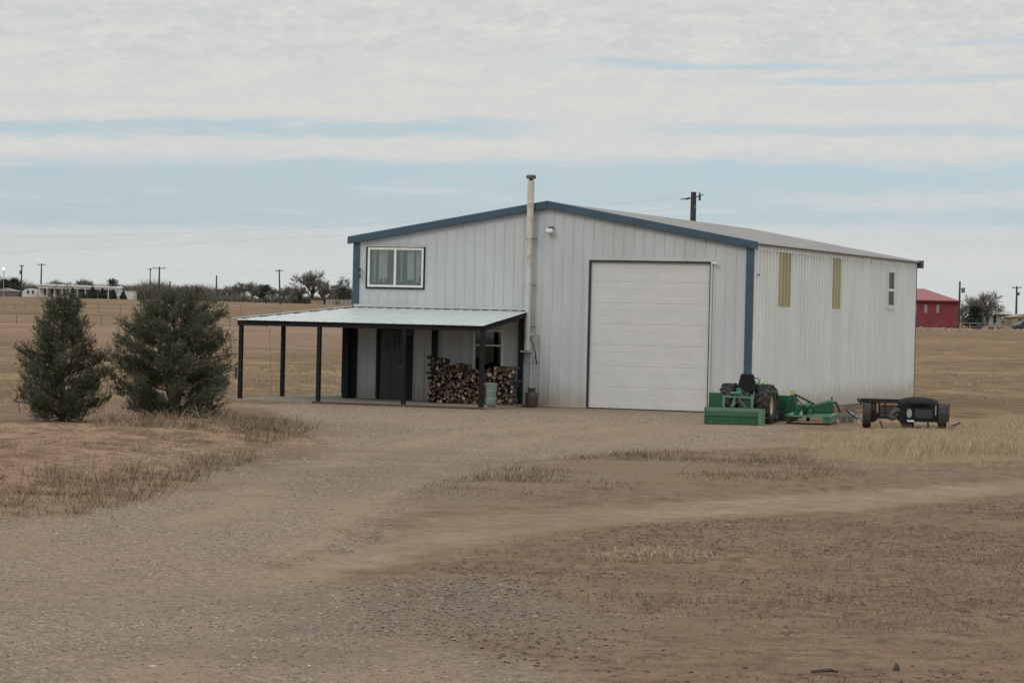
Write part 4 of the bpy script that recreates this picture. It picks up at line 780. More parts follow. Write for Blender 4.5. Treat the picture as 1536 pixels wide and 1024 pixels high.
mb = MB(); mb.box(px2(1353),px2(1368),-.03,-.015,pz(647),pz(632)); mb.build('mudflap', M['dullsteel'], t_)
mb = MB(); mb.bar((px2(1320.5),-.02,pz(632)),(px2(1326),-.02,pz(646)),.06,.03); mb.build('leaf_spring', M['bblack'], t_)
mb = MB(); mb.bar((px2(1369),-.02,pz(632)),(px2(1371),-.02,pz(646)),.06,.03); mb.bar((px2(1392),-.02,pz(632)),(px2(1393),-.02,pz(642)),.04,.03); mb.build('leaf_spring', M['bblack'], t_)
mb = MB(); mb.box(px2(1409),px2(1421),-.10,1.4,pz(630),pz(606)); mb.bar((px2(1422),-.12,pz(632)),(px2(1423),-.12,pz(602)),.035); mb.bar((px2(1408),-.12,pz(605)),(px2(1422),-.12,pz(606.5)),.03); mb.build('fender', M['dullsteel'], t_)
mb = MB(); mb.bar((0,.5,.40),(0,3.0,.40),.08); mb.bar((-.6,1.6,.42),(0,2.6,.42),.06); mb.bar((.6,1.6,.42),(0,2.6,.42),.06); mb.tube([(0,2.9,.38),(0,2.9,.0)], .03, 8); mb.build('drawbar', M['bblack'], t_)
g_ = gnd(1428, 641); mb = MB(); mb.tube([(-.1,0,.02),(0,.02,.06),(.12,.0,.12),(.16,.0,.12)], [.02,.022,.02,.014], 7); o = mb.build('broken_branch', M['bark']); o.location = (g_.x+.12, g_.y+.3, T(g_.x, g_.y+.3)); tag(o, 'dark broken stick on the ground right of the trailer', 'stick')

# ------------------------------------------------------------------ junipers
def juniper(name, label, px, py, W_, H_, prof, ntuft, seed, tier=1.0):
    r = np.random.default_rng(seed); p = gnd(px, py); base = Vector((p.x, p.y, T(p.x, p.y)-.03)); t = thing(name, label, 'tree', base)
    pr = random.Random(seed); br = []; tk = MB(); tk.tube([(0,0,0),(.02,.03,.4),(-.02,.02,H_*.5),(.02,0,H_*.92)], [.085,.075,.045,.01], 8)
    def R_(zf): 
        for (a, ra), (b, rb) in zip(prof[:-1], prof[1:]):
            if a <= zf <= b: return ra+(rb-ra)*(zf-a)/(b-a)
        return 0
    NB = 135; pts = []; lens = []
    for k in range(NB):
        zf = (k+.5)/NB; zf = zf**.92; az = k*2.39996+pr.uniform(-.4, .4); rad = R_(zf)*W_/2*pr.uniform(.5, 1.16)
        z1 = zf*H_; z0 = max(.16, z1-rad*pr.uniform(.15, .5)); a = Vector((0,0,z0)); e = Vector((math.cos(az)*rad, math.sin(az)*rad, z1+pr.uniform(-.03, .16)))
        m1 = a.lerp(e, .5)+Vector((0,0,-.06*rad)); 
        if k % 2 == 0: tk.tube([a, m1, a.lerp(e, .85)], [.022,.014,.006], 5)
        br.append((a, m1, e, rad))
    w = np.array([b[3]**1.2+.08 for b in br]); w /= w.sum(); idx = r.choice(NB, ntuft, p=w); tt = np.sqrt(r.uniform(.10, 1.0, ntuft))
    A0 = np.array([b[0] for b in br])[idx]; A1 = np.array([b[1] for b in br])[idx]; A2 = np.array([b[2] for b in br])[idx]
    A2 = A2+np.array([0,0,.02])
    q = ((1-tt)**2)[:, None]*A0+(2*tt*(1-tt))[:, None]*A1+(tt**2)[:, None]*A2; spread = (.045+.035*tt)[:, None]*np.array([1,1,.9]); q = q+r.normal(0, 1, (ntuft, 3))*spread
    out = A2-A0; out /= np.linalg.norm(out, axis=1)[:, None]+1e-6
    nb = 15; ax = out*.75+np.array([0,0,.55])+r.normal(0, .38, (ntuft, 3)); ax /= np.linalg.norm(ax, axis=1)[:, None]; sl = r.uniform(.08, .20, ntuft)
    AX = np.repeat(ax, nb, 0); st_ = r.uniform(0, 1, ntuft*nb); Q = np.repeat(q, nb, 0)+AX*(st_*np.repeat(sl, nb))[:, None]+r.normal(0, .008, (ntuft*nb, 3))
    D = AX*.9+r.normal(0, .55, (ntuft*nb, 3)); D /= np.linalg.norm(D, axis=1)[:, None]
    Ln = r.uniform(.03, .065, ntuft*nb)*(1.25-.6*st_); side = np.cross(D, r.normal(0, 1, (ntuft*nb, 3))); side /= np.linalg.norm(side, axis=1)[:, None]+1e-6; wd = r.uniform(.005, .009, ntuft*nb)
    v = np.stack([Q-side*wd[:, None], Q+side*wd[:, None], Q+D*Ln[:, None]], 1).reshape(-1, 3); f = np.arange(len(v)).reshape(-1, 3)
    bt = r.uniform(0, 1, NB)[idx]*.5; tint = np.repeat(np.repeat(bt, nb)+r.uniform(0, .42, ntuft*nb), 3)
    np_mesh('crown', v, f, M['juniper'], t, {'tint': np.clip(tint, 0, 1)}); tk.build('trunk', M['bark'], t, smooth=True)
    return t
juniper('juniper_tree', 'dark juniper tree with a pointed top, left of the two by the driveway', 92, 630, 2.0, 2.86, [(0,.3),(.06,.6),(.15,.9),(.36,1.0),(.55,.9),(.67,.74),(.83,.52),(.92,.34),(1,.12)], 7000, 1)
juniper('juniper_tree', 'broad rounded dark juniper tree nearest the porch', 258, 634, 2.85, 2.92, [(0,.4),(.06,.65),(.2,.93),(.42,1.0),(.6,.94),(.76,.84),(.87,.72),(.95,.54),(1,.34)], 12500, 2)
random.seed(31)
# dead branches at the feet of the junipers
for k, (px, py) in enumerate(((176,636),(232,640),(300,640))):
    g_ = gnd(px, py); mb = MB()
    for j in range(7):
        a = random.uniform(0, 6.28); L = random.uniform(.25, .5); d1 = Vector((math.cos(a)*.8, math.sin(a)*.4, random.uniform(.2, .7)))*L
        mb.tube([(0,0,0.0), d1*.5+Vector((random.uniform(-.05,.05),0,.05)), d1], [.014,.01,.004], 5); mb.tube([d1*.5+Vector((0,0,.05)), d1*.7+Vector((random.uniform(-.15,.15),0,.12))], [.008,.003], 4)
    o = mb.build('dead_branch', M['deadwood']); o.location = (g_.x, g_.y, T(g_.x, g_.y)); tag(o, ['bare dead branches between the two junipers','bare dead branches under the left edge of the broad juniper','bare dead branches under the broad juniper near the porch'][k], 'branches', 'dead branches under the junipers')
g_ = gnd(44, 617); sh_ = thing('steel_stand', 'thin black steel stand with splayed legs behind the left juniper', 'stand', (g_.x, g_.y, T(g_.x, g_.y)), .1)
mb = MB(); mb.bar((.14,0,.28),(-.02,0,-.05),.03); mb.build('leg', M['black'], sh_); mb = MB(); mb.bar((.14,0,.28),(.27,.05,-.05),.03); mb.build('leg', M['black'], sh_)
mb = MB(); mb.tube([(-.36,0,.30),(-.30,0,.27),(.0,0,.22),(.35,0,.26)], .02, 6); mb.tube([(-.36,0,.30),(-.28,.0,.40)], .018, 6); mb.tube([(-.26,0,.25),(-.24,.05,.0)], .01, 5); mb.build('top_bar', M['black'], sh_)
# small things lying in the foreground
g_ = gnd(1344, 1006); mb = MB(); mb.tube([(0,0,0),(.005,0,.035),(0,.01,.06)], [.03,.022,.008], 6); o = mb.build('wood_chunk', M['bark']); o.location = (g_.x, g_.y, T(g_.x, g_.y)); tag(o, 'small dark upright chunk of wood on the bare dirt at lower right', 'wood chunk')
g_ = gnd(1236, 1012); mb = MB(); mb.tube([(-.1,0,.015),(-.03,.02,.02),(.05,-.01,.03),(.11,.01,.015)], [.01,.014,.016,.006], 6); o = mb.build('stick', M['bark']); o.location = (g_.x, g_.y, T(g_.x, g_.y)); tag(o, 'short dark stick lying on the bare dirt near the photo bottom', 'stick')
g_ = gnd(1450, 907); mb = MB(); mb.tube([(-.11,0,.02),(-.02,.02,.03),(.04,.0,.02)], [.008,.012,.006], 6); mb.tube([(.04,0,.02),(.12,-.06,.02)], [.01,.005], 6); o = mb.build('bleached_stick', M['plank']); o.location = (g_.x, g_.y, T(g_.x, g_.y)); tag(o, 'thin pale brown stick on the bare dirt at right', 'stick')

# ------------------------------------------------------------------ poles and wires
def gpt(px, D):                                           # point on the terrain at depth D below pixel column px
    p = at(px, 480, D); return Vector((p.x, D, T(p.x, D)))
def pole(label, px, pytop, D, r, arm, extra=None, lean=0):
    b = gpt(px, D); top = at(px, pytop, D); H = top.z-b.z; t = thing('utility_pole', label, 'utility pole', b, 0, 'utility poles')
    mb = MB(); mb.tube([(-lean*H,0,-.3),(0,0,H)], [r*1.2, r*.8], 8); mb.build('pole', M['polewood'], t)
    if arm: mb = MB(); mb.bar((-arm,0,H-.35),(arm,0,H-.30),.14,.16); [mb.tube([(x_,0,H-.3),(x_,0,H-.05)], .06, 6) for x_ in (-arm*.9, arm*.9)]; mb.build('crossarm', M['polewood'], t)
    if extra: mb = MB(); mb.tube([(extra[0],0,H-extra[1]),(extra[0],0,H-extra[1]-extra[2])], extra[3], 8); mb.bar((0,0,H-extra[1]-.2),(extra[0],0,H-extra[1]-.2),.1); mb.build('transformer', M['greysteel'], t)
    return t, top
pole('thin far pole with a transformer, leftmost on the horizon', 31, 397, 640, .17, .5, (-.3,1.3,1.0,.22))
pole('far pole with a crossarm right of the leftmost pole', 60.5, 395, 660, .19, 1.0)
pole('slim far pole just left of the crossarm pole over the broad juniper', 224, 402, 680, .15, .5)
pole('taller far pole with a wide crossarm above the broad juniper', 237.5, 400, 600, .20, 1.4)
pole('plain far pole without crossarm between the juniper and porch', 323.5, 413, 560, .17, 0)
pole('leaning far pole with a crossarm above the porch', 417, 404, 600, .18, .8, None, -.055+.0)
pole('short far pole top just right of the broad juniper', 254, 422, 690, .2, 0)
pole('pole with a transformer at the corner of the red barn', 1438.5, 422, 425, .17, 0, (.55,1.0,.8,.28))
pole('far pole with a crossarm at the right edge of the view', 1524, 429, 520, .2, .9, (.35,1.2,.6,.25))
bp_, btop = pole('thick dark near pole rising behind the workshop roof', 1036, 288, 134, .17, 0)
H = btop.z-bp_.location.z
mb = MB(); mb.tube([(-.63,0,H-.38),(0,0,H-.28),(.25,0,H-.22)], [.03,.035,.02], 6); mb.tube([(-.38,0,H-.36),(-.2,0,H-.31)], .05, 8); mb.build('guy_insulator', M['dark'], bp_)
mb = MB(); mb.tube([(.30,-.1,H+.0),(.30,-.1,H-.2),(.30,-.1,H-.42)], [.03,.05,.065], 8); mb.tube([(.2,-.1,H-.2),(.36,-.1,H-.19),(.48,-.1,H-.1)], .025, 6); mb.build('cutout_fuse', M['dark'], bp_)
def wire(label, pts, r=.018, sag=0.0):
    P = []
    for a, b in zip(pts[:-1], pts[1:]):
        for k in range(13):
            t = k/12; p = Vector(a).lerp(Vector(b), t); p.z -= sag*4*t*(1-t); P.append(p)
    c = Vector(P[0]); mb = MB(); mb.tube([p-c for p in P], r, 5); o = mb.build('power_line', M['wire']); o.location = c; tag(o, label, 'power line', 'power lines')
wire('upper long power line sloping down left from the pole behind the workshop', [at(1016, 297, 134), at(-160, 356, 134)], .0035, .55)
wire('lower long power line crossing the sky left of the workshop', [at(1033, 312, 134), at(-160, 384, 134)], .0035, .3)
wire('service wire looping down from the near pole behind the roof', [at(1040, 307, 134), at(1048, 318, 133), at(1054, 332, 131), at(1056, 352, 130)], .009)
wire('faint far power line strung between the crossarm poles at left', [at(-80, 399, 640), at(60.5, 397, 660), at(237.5, 402, 600), at(417, 406, 600), at(560, 407, 610)], .010, .8)
wire('faint power line running right toward the pole by the red barn', [at(1045, 292, 134), at(1700, 276, 150)], .0022, .3)
yl = thing('yard_light', 'lit white yard light on a pole at the far left edge', 'yard light', gpt(4, 600)); zt_ = at(4, 403, 600).z-yl.location.z
mb = MB(); mb.tube([(0,.3,0),(0,.3,zt_)], .09, 6); mb.build('pole', M['greywall'], yl)
em, t__, b__ = nt('yard_lamp_glow'); b__.inputs['Emission Color'].default_value = (1,1,.95,1); b__.inputs['Emission Strength'].default_value = 2.0
mb = MB(); mb.lathe([(0,-.26),(.2,-.18),(.27,0),(.2,.18),(0,.26)], 12, Matrix.Translation((0,0,zt_))); mb.build('lamp', em, yl)

# ------------------------------------------------------------------ far buildings (metres per photo pixel at depth D = D / FPX)
def bld(name, label, cat, x0, x1, D, depth, rz=0, group=None):
    a, b = gpt(x0, D), gpt(x1, D); c = (a+b)/2; t = thing(name, label, cat, (c.x, c.y, min(a.z, b.z)-.25), rz, group); return t, (b-a).length/2
lw, hw = bld('long_white_house', 'long low white house with arched porch bays on the left horizon', 'house', 56, 175, 650, 8)
mpp = 650/FPX
mb = MB(); mb.box(-hw,hw,2.0,8,0,3.0); mb.build('wall', M['whitewall'], lw)
mb = MB(); mb.prism([(-hw-.6,3.05),(-hw-.6,3.25),(-hw+2,3.5),(hw-.5,3.2),(hw+.3,3.05),(hw+.3,2.85)], -.4, 8.5); mb.build('roof', M['whiteroof'], lw)
mb = MB(); mb.box(-.5,hw-.1,1.9,1.98,.1,2.3); mb.build('porch_wall', M['slate'], lw)
mb = MB()
for k in range(11):
    x_ = -hw+.3+k*(2*hw-.6)/10; mb.box(x_-.10,x_+.10,-.1,.2,0,2.85)
mb.box(-hw,hw,-.12,.22,2.4,2.9); mb.build('arcade', M['whitewall'], lw)
mb = MB()
for k in range(4): mb.box(-hw+1.2+k*1.5,-hw+1.8+k*1.5,1.93,1.99,.8,2.2)
mb.build('window', M['cyl_dark'], lw)
an, ha = bld('white_annex', 'small white flat roofed block at the right end of the long white house', 'outbuilding', 174, 199, 648, 6); mb = MB(); mb.box(-ha,ha,0,6,0,2.1); mb.build('wall', M['whitewall'], an); mb = MB(); mb.box(-ha-.15,ha+.15,-.15,6.15,2.1,2.22); mb.build('roof', M['whiteroof'], an)
def cone_shrub(label, px, w_, h_, D):
    r = np.random.default_rng(int(px*7)); n = 260; zf = r.uniform(0, 1, n)**1.2; ang = r.uniform(0, 6.283, n); rad = w_/2*np.minimum(1, 1.25*(1-zf)**.75)*r.uniform(.6, 1, n)
    q = np.stack([np.cos(ang)*rad, np.sin(ang)*rad, zf*h_*.97], -1); D1 = r.normal(0, 1, (n, 3))+np.array([0,0,.9]); D1 /= np.linalg.norm(D1, axis=1)[:, None]; sd = np.cross(D1, r.normal(0, 1, (n, 3))); sd /= np.linalg.norm(sd, axis=1)[:, None]
    v = np.stack([q-sd*.16, q+sd*.16, q+D1*.4], 1).reshape(-1, 3); b = gpt(px, D); t = thing('cone_shrub', label, 'shrub', (b.x, b.y, b.z-.1), 0, 'pointed shrubs along the long white house')
    np_mesh('foliage', v, np.arange(len(v)).reshape(-1, 3), M['evergreen'], t, {'tint': np.repeat(r.uniform(0, 1, n), 3)}); mb = MB(); mb.lathe([(w_*.36,0),(w_*.38,h_*.3),(w_*.2,h_*.65),(0,h_*.9)], 9); mb.build('stem', M['evergreen'], t)
for px, w_, h_, lab in ((108,1.5,2.5,'narrow pointed shrub, first from the left before the white house'),(122,2.3,2.3,'wide squat pointed shrub, second from the left before the white house'),(138,2.4,2.9,'tallest pointed shrub before the slate blue bay'),(153,2.2,2.5,'pointed shrub just right of the tallest one'),(169,2.2,2.3,'pointed shrub at the right end of the white house'),(184,1.9,1.9,'small pointed shrub in front of the white annex')): cone_shrub(lab, px, w_, h_, 640)
rv, hr_ = bld('pale_shed', 'low pale rounded shed left of the long white house', 'shed', 31, 56, 655, 4); mb = MB(); mb.prism([(-hr_,0),(-hr_,1.2),(-hr_*.6,2.0),(0,2.25),(hr_*.8,2.1),(hr_,1.5),(hr_,0)], 0, 4); mb.build('wall', M['whitewall'], rv, bevel=.1); mb = MB(); [mb.box(x_,x_+.45,-.06,-.005,1.0,1.8) for x_ in (-.6,.6)]; mb.build('window', M['cyl_dark'], rv)
gs, hg = bld('grey_shed', 'low dark grey shed at the far left edge', 'shed', -14, 27, 655, 5); mb = MB(); mb.box(-hg,hg,0,5,0,1.5); mb.build('wall', M['greysteel'], gs); mb = MB(); mb.prism([(-hg-.3,1.5),(0,2.3),(hg+.3,1.5)], -.2, 5.2); mb.build('roof', M['greywall'], gs)
ts, ht = bld('tan_shed', 'low tan shed with flat dark roof left of the workshop', 'shed', 466, 487, 650, 4); mb = MB(); mb.box(-ht,ht*.75,0,4,0,1.5); mb.build('wall', M['tanwall'], ts); mb = MB(); mb.box(-ht-.2,ht+.2,-.3,4.2,1.5,1.7); mb.build('roof', M['dark'], ts); mb = MB(); mb.box(ht*.76,ht,.1,4,0,1.5); mb.build('open_bay', M['cyl_dark'], ts)
gf, hf = bld('grey_fence_wall', 'long pale grey panel fence beside the tan shed', 'fence', 488, 560, 645, 1); mb = MB()
for k in range(13): mb.box(-hf+k*hf/6.5,-hf+(k+1)*hf/6.5-.1,0,.08,0,1.5)
mb.build('panel', M['greywall'], gf); mb = MB(); [mb.box(-hf+k*hf/6.5-.12,-hf+k*hf/6.5+.02,-.06,-.004,0,1.6) for k in range(14)]; mb.build('post', M['greysteel'], gf)
# red barn
rb, hb = bld('red_barn', 'bright red barn with red metal roof on the right horizon', 'barn', 1310, 1437, 430, 14); k_ = 430/FPX; bz = rb.location.z
zz = lambda px, py: at(px, py, 430).z-bz
ez = zz(1400, 450.5); rz_ = zz(1385, 432)
mb = MB(); mb.box(-hb,hb,0,16,0,ez-.05); mb.build('wall', M['red'], rb)
mb = MB(); e = hb+.35; ridx = 8; mb.add([(-e,-.5,ez-.02),(e,-.5,ez-.02),(e,16.5,ez-.02),(-e,16.5,ez-.02),(-e,8,rz_),((at(1386,432,438)-rb.location).x,8,rz_)], [(0,1,5,4),(1,2,5),(2,3,4,5),(3,0,4),(0,3,2,1)]); mb.build('roof', M['redroof'], rb)
mb = MB(); mb.box(-hb-.4,hb+.4,-.56,-.505,ez-.14,ez+.04); mb.build('fascia', M['redroof'], rb)
xr = lambda px: (at(px, 470, 430)-rb.location).x
for px in (1373,1388.5,1406.5): mb = MB(); mb.box(xr(px)-.20,xr(px)+.20,-.06,-.005,zz(px,469.5),zz(px,457)); w_ = mb.build('window', M['greywall'], rb)
mb = MB(); mb.add([(hb+.36,-.5,ez),(hb+1.2,1,ez-.02),(hb+1.2,15,ez-.02),(hb+.36,16.4,ez)], [(0,1,2,3)]); mb.box(hb+.9,hb+1.0,1.5,1.6,0,ez-.03); mb.build('lean_to_roof', M['greysteel'], rb)
# right side: houses, car, fence, bins
h1, hh1 = bld('grey_house', 'grey house with a white metal roof behind the dark round shrub', 'house', 1482, 1514, 520, 8); q_ = 520/FPX
mb = MB(); mb.box(-hh1,hh1*.3,0,8,0,2.3); mb.build('wall', M['greywall'], h1); mb = MB(); mb.prism([(-hh1-.3,2.2),(-hh1-.3,2.75),(hh1+.2,2.75),(hh1+.2,2.2)], -.8, 8.5) ; mb.build('roof', M['whiteroof'], h1); mb = MB(); [mb.box(x_,x_+.14,-.6,-.46,0,2.2) for x_ in (hh1*.55, hh1)]; mb.build('porch_post', M['greysteel'], h1); mb = MB(); mb.box(-hh1*.5,-hh1*.25,-.05,-.004,.3,1.9); mb.build('window', M['cyl_dark'], h1)
h2, hh2 = bld('cream_house', 'cream low house cut by the right edge of the view', 'house', 1518, 1580, 500, 8); mb = MB(); mb.box(-hh2,hh2,0,8,0,1.9); mb.build('wall', M['tanwall'], h2); mb = MB(); mb.prism([(-hh2-.3,1.85),(-hh2+2.5,2.5),(hh2,2.7),(hh2,1.85)], -.3, 8.3); mb.build('roof', M['tanwall'], h2); mb = MB(); mb.box(-hh2+1.2,-hh2+1.8,-.05,-.004,.7,1.5); mb.build('window', M['cyl_dark'], h2)
cg = gpt(1540, 400); cr_ = thing('parked_car', 'dark blue car partly cut by the right edge of the view', 'car', (cg.x, cg.y, cg.z), .2)
mb = MB(); mb.prism([(-2.0,.35),(-2.05,.75),(-1.9,.95),(-1.3,1.02),(-.9,1.5),(.5,1.55),(1.2,1.05),(2.0,.9),(2.1,.4)], -.85, .85); mb.build('body', M['carpaint'], cr_, bevel=.08)
mb = MB(); mb.prism([(-1.15,1.04),(-.82,1.44),(.45,1.48),(1.0,1.06)], -.87, .87); mb.build('window', M['dglass'] if False else M['dark'], cr_)
for x_ in (-1.3, 1.3):
    for y_ in (-.8, .8): mb = MB(); mb.lathe([(0,-.1),(.2,-.1),(.32,-.1),(.34,0),(.32,.1),(.2,.1),(0,.1)], 18, Matrix.Translation((x_,y_,.34)) @ Matrix.Rotation(R(90),4,'X')); mb.build('wheel', M['rubber'], cr_)
fw_, hfw = bld('white_pipe_fence', 'thin white pipe fence in front of the dark round shrub', 'fence', 1440, 1500, 415, 1); fw_.location.z += .2
for x_ in np.linspace(-hfw, hfw, 5): mb = MB(); mb.tube([(x_,0,0),(x_,0,1.0)], .05, 6); mb.build('post', M['greywall'], fw_)
mb = MB(); mb.tube([(-hfw,0,1.0),(hfw,0,1.0)], .045, 6); mb.tube([(-hfw,0,.45),(hfw,0,.45)], .035, 6); mb.build('rail', M['greywall'], fw_)
for px, py, s, lab, mm in ((1469,494,(.7,.5,.75),'dark blue bin below the dark round shrub','carpaint'),(1487,489,(.8,.5,.5),'dark box behind the white pipe fence','dark'),(1500,496,(1.1,.5,.5),'dark low box on the rubble right of the pipe fence','greysteel')):
    b = gpt(px, 405); mb = MB(); mb.prism([(-s[0]*.9/2,0),(-s[0]/2,s[2]),(s[0]/2,s[2]),(s[0]*.9/2,0)], -s[1]/2, s[1]/2); o = mb.build('storage_bin', M[mm], bevel=.04); o.location = b; tag(o, lab, 'bin', 'bins near the pipe fence')
# rubble heaps in front of the barn
r = np.random.default_rng(9); cx_ = np.array([gpt(px, 396).x for px in r.uniform(1360, 1560, 46)]); cy_ = r.uniform(390, 402, 46)
x = np.repeat(cx_, 26)+r.normal(0, .9, 46*26); y = np.repeat(cy_, 26)+r.normal(0, .7, 46*26); stones('rubble', x, y, r.uniform(.10, .42, len(x)), 'line of dirt and rubble heaps before the red barn', 'rubble', 9, flat=1.0, tint=r.uniform(.1, .62, len(x)), mat='rubble')
# pipe fences in the left field
def rail_fence(label, pxs, D, h_, rails, rr):
    a = gpt(pxs[0], D); t = thing('pipe_fence', label, 'fence', a, 0, 'thin fences in the left field'); P = [gpt(p, D)-a for p in pxs]
    for p in P: mb = MB(); mb.tube([p, p+Vector((0,0,h_))], rr*1.2, 5); mb.build('post', M['greysteel'], t)
    mb = MB()
    for f in rails: mb.tube([p+Vector((0,0,h_*f)) for p in P], rr*.6, 5)
    mb.build('rail', M['greysteel'], t)
rail_fence('nearer thin dark pipe fence across the left field', [-60,-20,25,88,152,182,215,280,345,400], 226, .9, (1.0,.22), .03)
rail_fence('farther fine wire fence across the left field', [-20,6,22,37,53,75,100,125,148,180,210,240,300,360,420], 350, 1.0, (1.0,.5), .03)
g_ = gpt(354, 92); pt = MB(); pt.tube([(0,0,-.1),(.01,0,.42)], [.055,.05], 8); o = pt.build('fence_post', M['bark']); g2 = gnd(354, 548); o.location = (at(354,545,100).x, 100, at(354,547,100).z); o.location.z = T(o.location.x, 100); tag(o, 'short dark wooden stub post in the field left of the porch', 'post')

# ------------------------------------------------------------------ far trees
def bare_proto(seed, H_, spread, nl=8):
    pr = random.Random(seed); tk = MB(); tw = []
    def grow(p, d, L, r, lev):
        e = p+d*L; 
        if lev < 2: tk.tube([p, p.lerp(e, .5)+Vector((pr.uniform(-.06,.06)*L, pr.uniform(-.06,.06)*L, 0)), e], [r, r*.8, r*.6], 5, False)
        else: tw.append((p, e, r))
        if lev >= 4: return
        n = (nl, 6, 6, 7)[lev]
        for k in range(n):
            az = pr.uniform(0, 6.283); el = pr.uniform(.3, 1.05)*spread; ax = Vector((math.cos(az), math.sin(az), 0)); nd = (d*math.cos(el)+(ax-d*ax.dot(d)).normalized()*math.sin(el)); nd.z += .12; nd.normalize()
            s = pr.uniform(.45, 1.0); grow(p.lerp(e, s if lev else pr.uniform(.25, 1)), nd, L*pr.uniform(.55, .82), r*.55, lev+1)
    grow(Vector((0,0,-.1)), Vector((pr.uniform(-.08,.08), 0, 1)), H_*.24, H_*.022, 0)
    n = len(tw); p = np.array([t[0] for t in tw]); e = np.array([t[1] for t in tw]); wd = np.array([max(t[2]*1.6, .022) for t in tw]); r = np.random.default_rng(seed); d = e-p; sd = np.cross(d, r.normal(0, 1, (n, 3))); sd /= np.linalg.norm(sd, axis=1)[:, None]+1e-9
    v = np.stack([p-sd*wd[:, None], p+sd*wd[:, None], e], 1).reshape(-1, 3); return tk, v, np.repeat(r.uniform(0, 1, n), 3)
def bare_tree(seed, H_, spread, label, loc):
    tk, v, ti = bare_proto(seed, H_, spread); h = v[:, 2].max(); t = thing('bare_tree', label, 'tree', loc, 0, 'bare trees on the horizon'); k = H_/h
    np_mesh('crown', v*k, np.arange(len(v)).reshape(-1, 3), M['twig'], t, {'tint': ti}); o = tk.build('trunk', M['bark'], t); o.scale = (k, k, k); return t
def leafy_tree(seed, w_, h_, label, loc, name='evergreen_tree', mat='evergreen', trunk=.12, round_=1, group='evergreen trees on the horizon', n=1500, leaf=.3):
    r = np.random.default_rng(seed); t = thing(name, label, 'tree', loc, 0, group); nc = 34; zf = r.uniform(.12, .95, nc); ca = r.uniform(0, 6.28, nc)
    prof = np.sqrt(np.clip(1-(2*zf-.85)**2*.8, .08, 1)) if round_ else 1.15*(1-zf)**.8; cr = prof*w_/2*r.uniform(.3, .85, nc); cc = np.stack([np.cos(ca)*cr, np.sin(ca)*cr, zf*h_], -1)
    i = r.integers(0, nc, n); q = cc[i]+r.normal(0, 1, (n, 3))*np.array([w_*.095, w_*.095, h_*.06]); q[:, 2] = np.clip(q[:, 2], .05, h_); D1 = r.normal(0, 1, (n, 3)); D1 /= np.linalg.norm(D1, axis=1)[:, None]; sd = np.cross(D1, r.normal(0, 1, (n, 3))); sd /= np.linalg.norm(sd, axis=1)[:, None]
    v = np.stack([q-sd*leaf*.4, q+sd*leaf*.4, q+D1*leaf], 1).reshape(-1, 3); np_mesh('crown', v, np.arange(len(v)).reshape(-1, 3), M[mat], t, {'tint': np.repeat(np.clip(r.uniform(0, .6, nc)[i]+r.uniform(0, .4, n), 0, 1), 3)})
    mb = MB(); mb.tube([(0,0,-.1),(0,.05,h_*.6)], [trunk, trunk*.5], 6); mb.build('trunk', M['bark'], t); return t
def hgt(px, py, D): b = gpt(px, D); return at(px, py, D).z-b.z
TREES = [(46,425,1),(64,426,2),(82,417,0),(98,420,3),(120,419,1),(138,417,4),(150,428,2),(190,427,3),(204,429,0),(216,431,1),(258,431,2),(272,428,3),(284,427,0),(297,428,1),(312,434,2),(331,431,3),(344,427,0),(356,429,1),(367,424,2),(379,423,3),(391,426,0),(408,432,1),(424,431,2),(437,429,3),(450,430,0),(468,407,1),(482,419,4),(494,427,2),(505,431,3),(524,430,0)]
protos_t = []
LABT = {46:'grey bare tree between the two leftmost poles',64:'low bare tree at the foot of the second pole',82:'bare tree rising over the left end of the long white house',98:'rounded bare tree over the middle of the long white house',120:'full grey bare tree behind the right half of the white house',138:'thin see-through bare tree just left of the dark round evergreen',150:'low bare tree just left of the dark round evergreen',190:'pale bare tree just right of the white annex',204:'low bare tree between the white annex and broad juniper',216:'low bare tree beside the slim pole',258:'bare tree right behind the top of the broad juniper',272:'grey bare tree right of the broad juniper top',284:'full grey bare tree in the clump left of the plain pole',297:'rounded bare tree nearest left of the plain pole',312:'low bare bush just left of the plain pole',331:'low bare tree just right of the plain pole',344:'grey bare tree between plain pole and leaning pole, first in its clump',356:'grey bare tree between plain pole and leaning pole, second in its clump',367:'taller bare tree in the middle between plain and leaning poles',379:'tallest bare tree left of the leaning pole',391:'bare tree behind the dark evergreen near the leaning pole',408:'low bare tree at the foot of the leaning pole',424:'low bare tree right of the leaning pole',437:'bare tree halfway between leaning pole and the big bare tree',450:'bare tree at the left foot of the big bare tree',468:'biggest spreading bare tree left of the workshop',482:'airy bare tree at the right shoulder of the biggest bare tree',494:'low bare tree left of the dark round tree near the workshop',505:'low bare bush just left of the dark round tree near the workshop',524:'bare tree touching the workshop corner'}
for i, (px, py, k) in enumerate(TREES):
    D = 665+(i*37 % 40); b = gpt(px, D); H_ = hgt(px, py, D)
    if k >= len(protos_t) or not protos_t[k]:
        while len(protos_t) <= k: protos_t.append(None)
        t = bare_tree(40+k, 6.0, .95 if k != 4 else .7, LABT[px], b); protos_t[k] = t; s = H_/6.0; t.scale = (s*(1.25 if k != 4 else .8), s, s)
    else:
        s = H_/6.0; dup(protos_t[k], b, random.uniform(0, 6), (s*random.uniform(1.3, 1.7) if H_ < 5 else s*1.2, s*1.25, s*1.12), LABT[px], 'bare trees on the horizon')
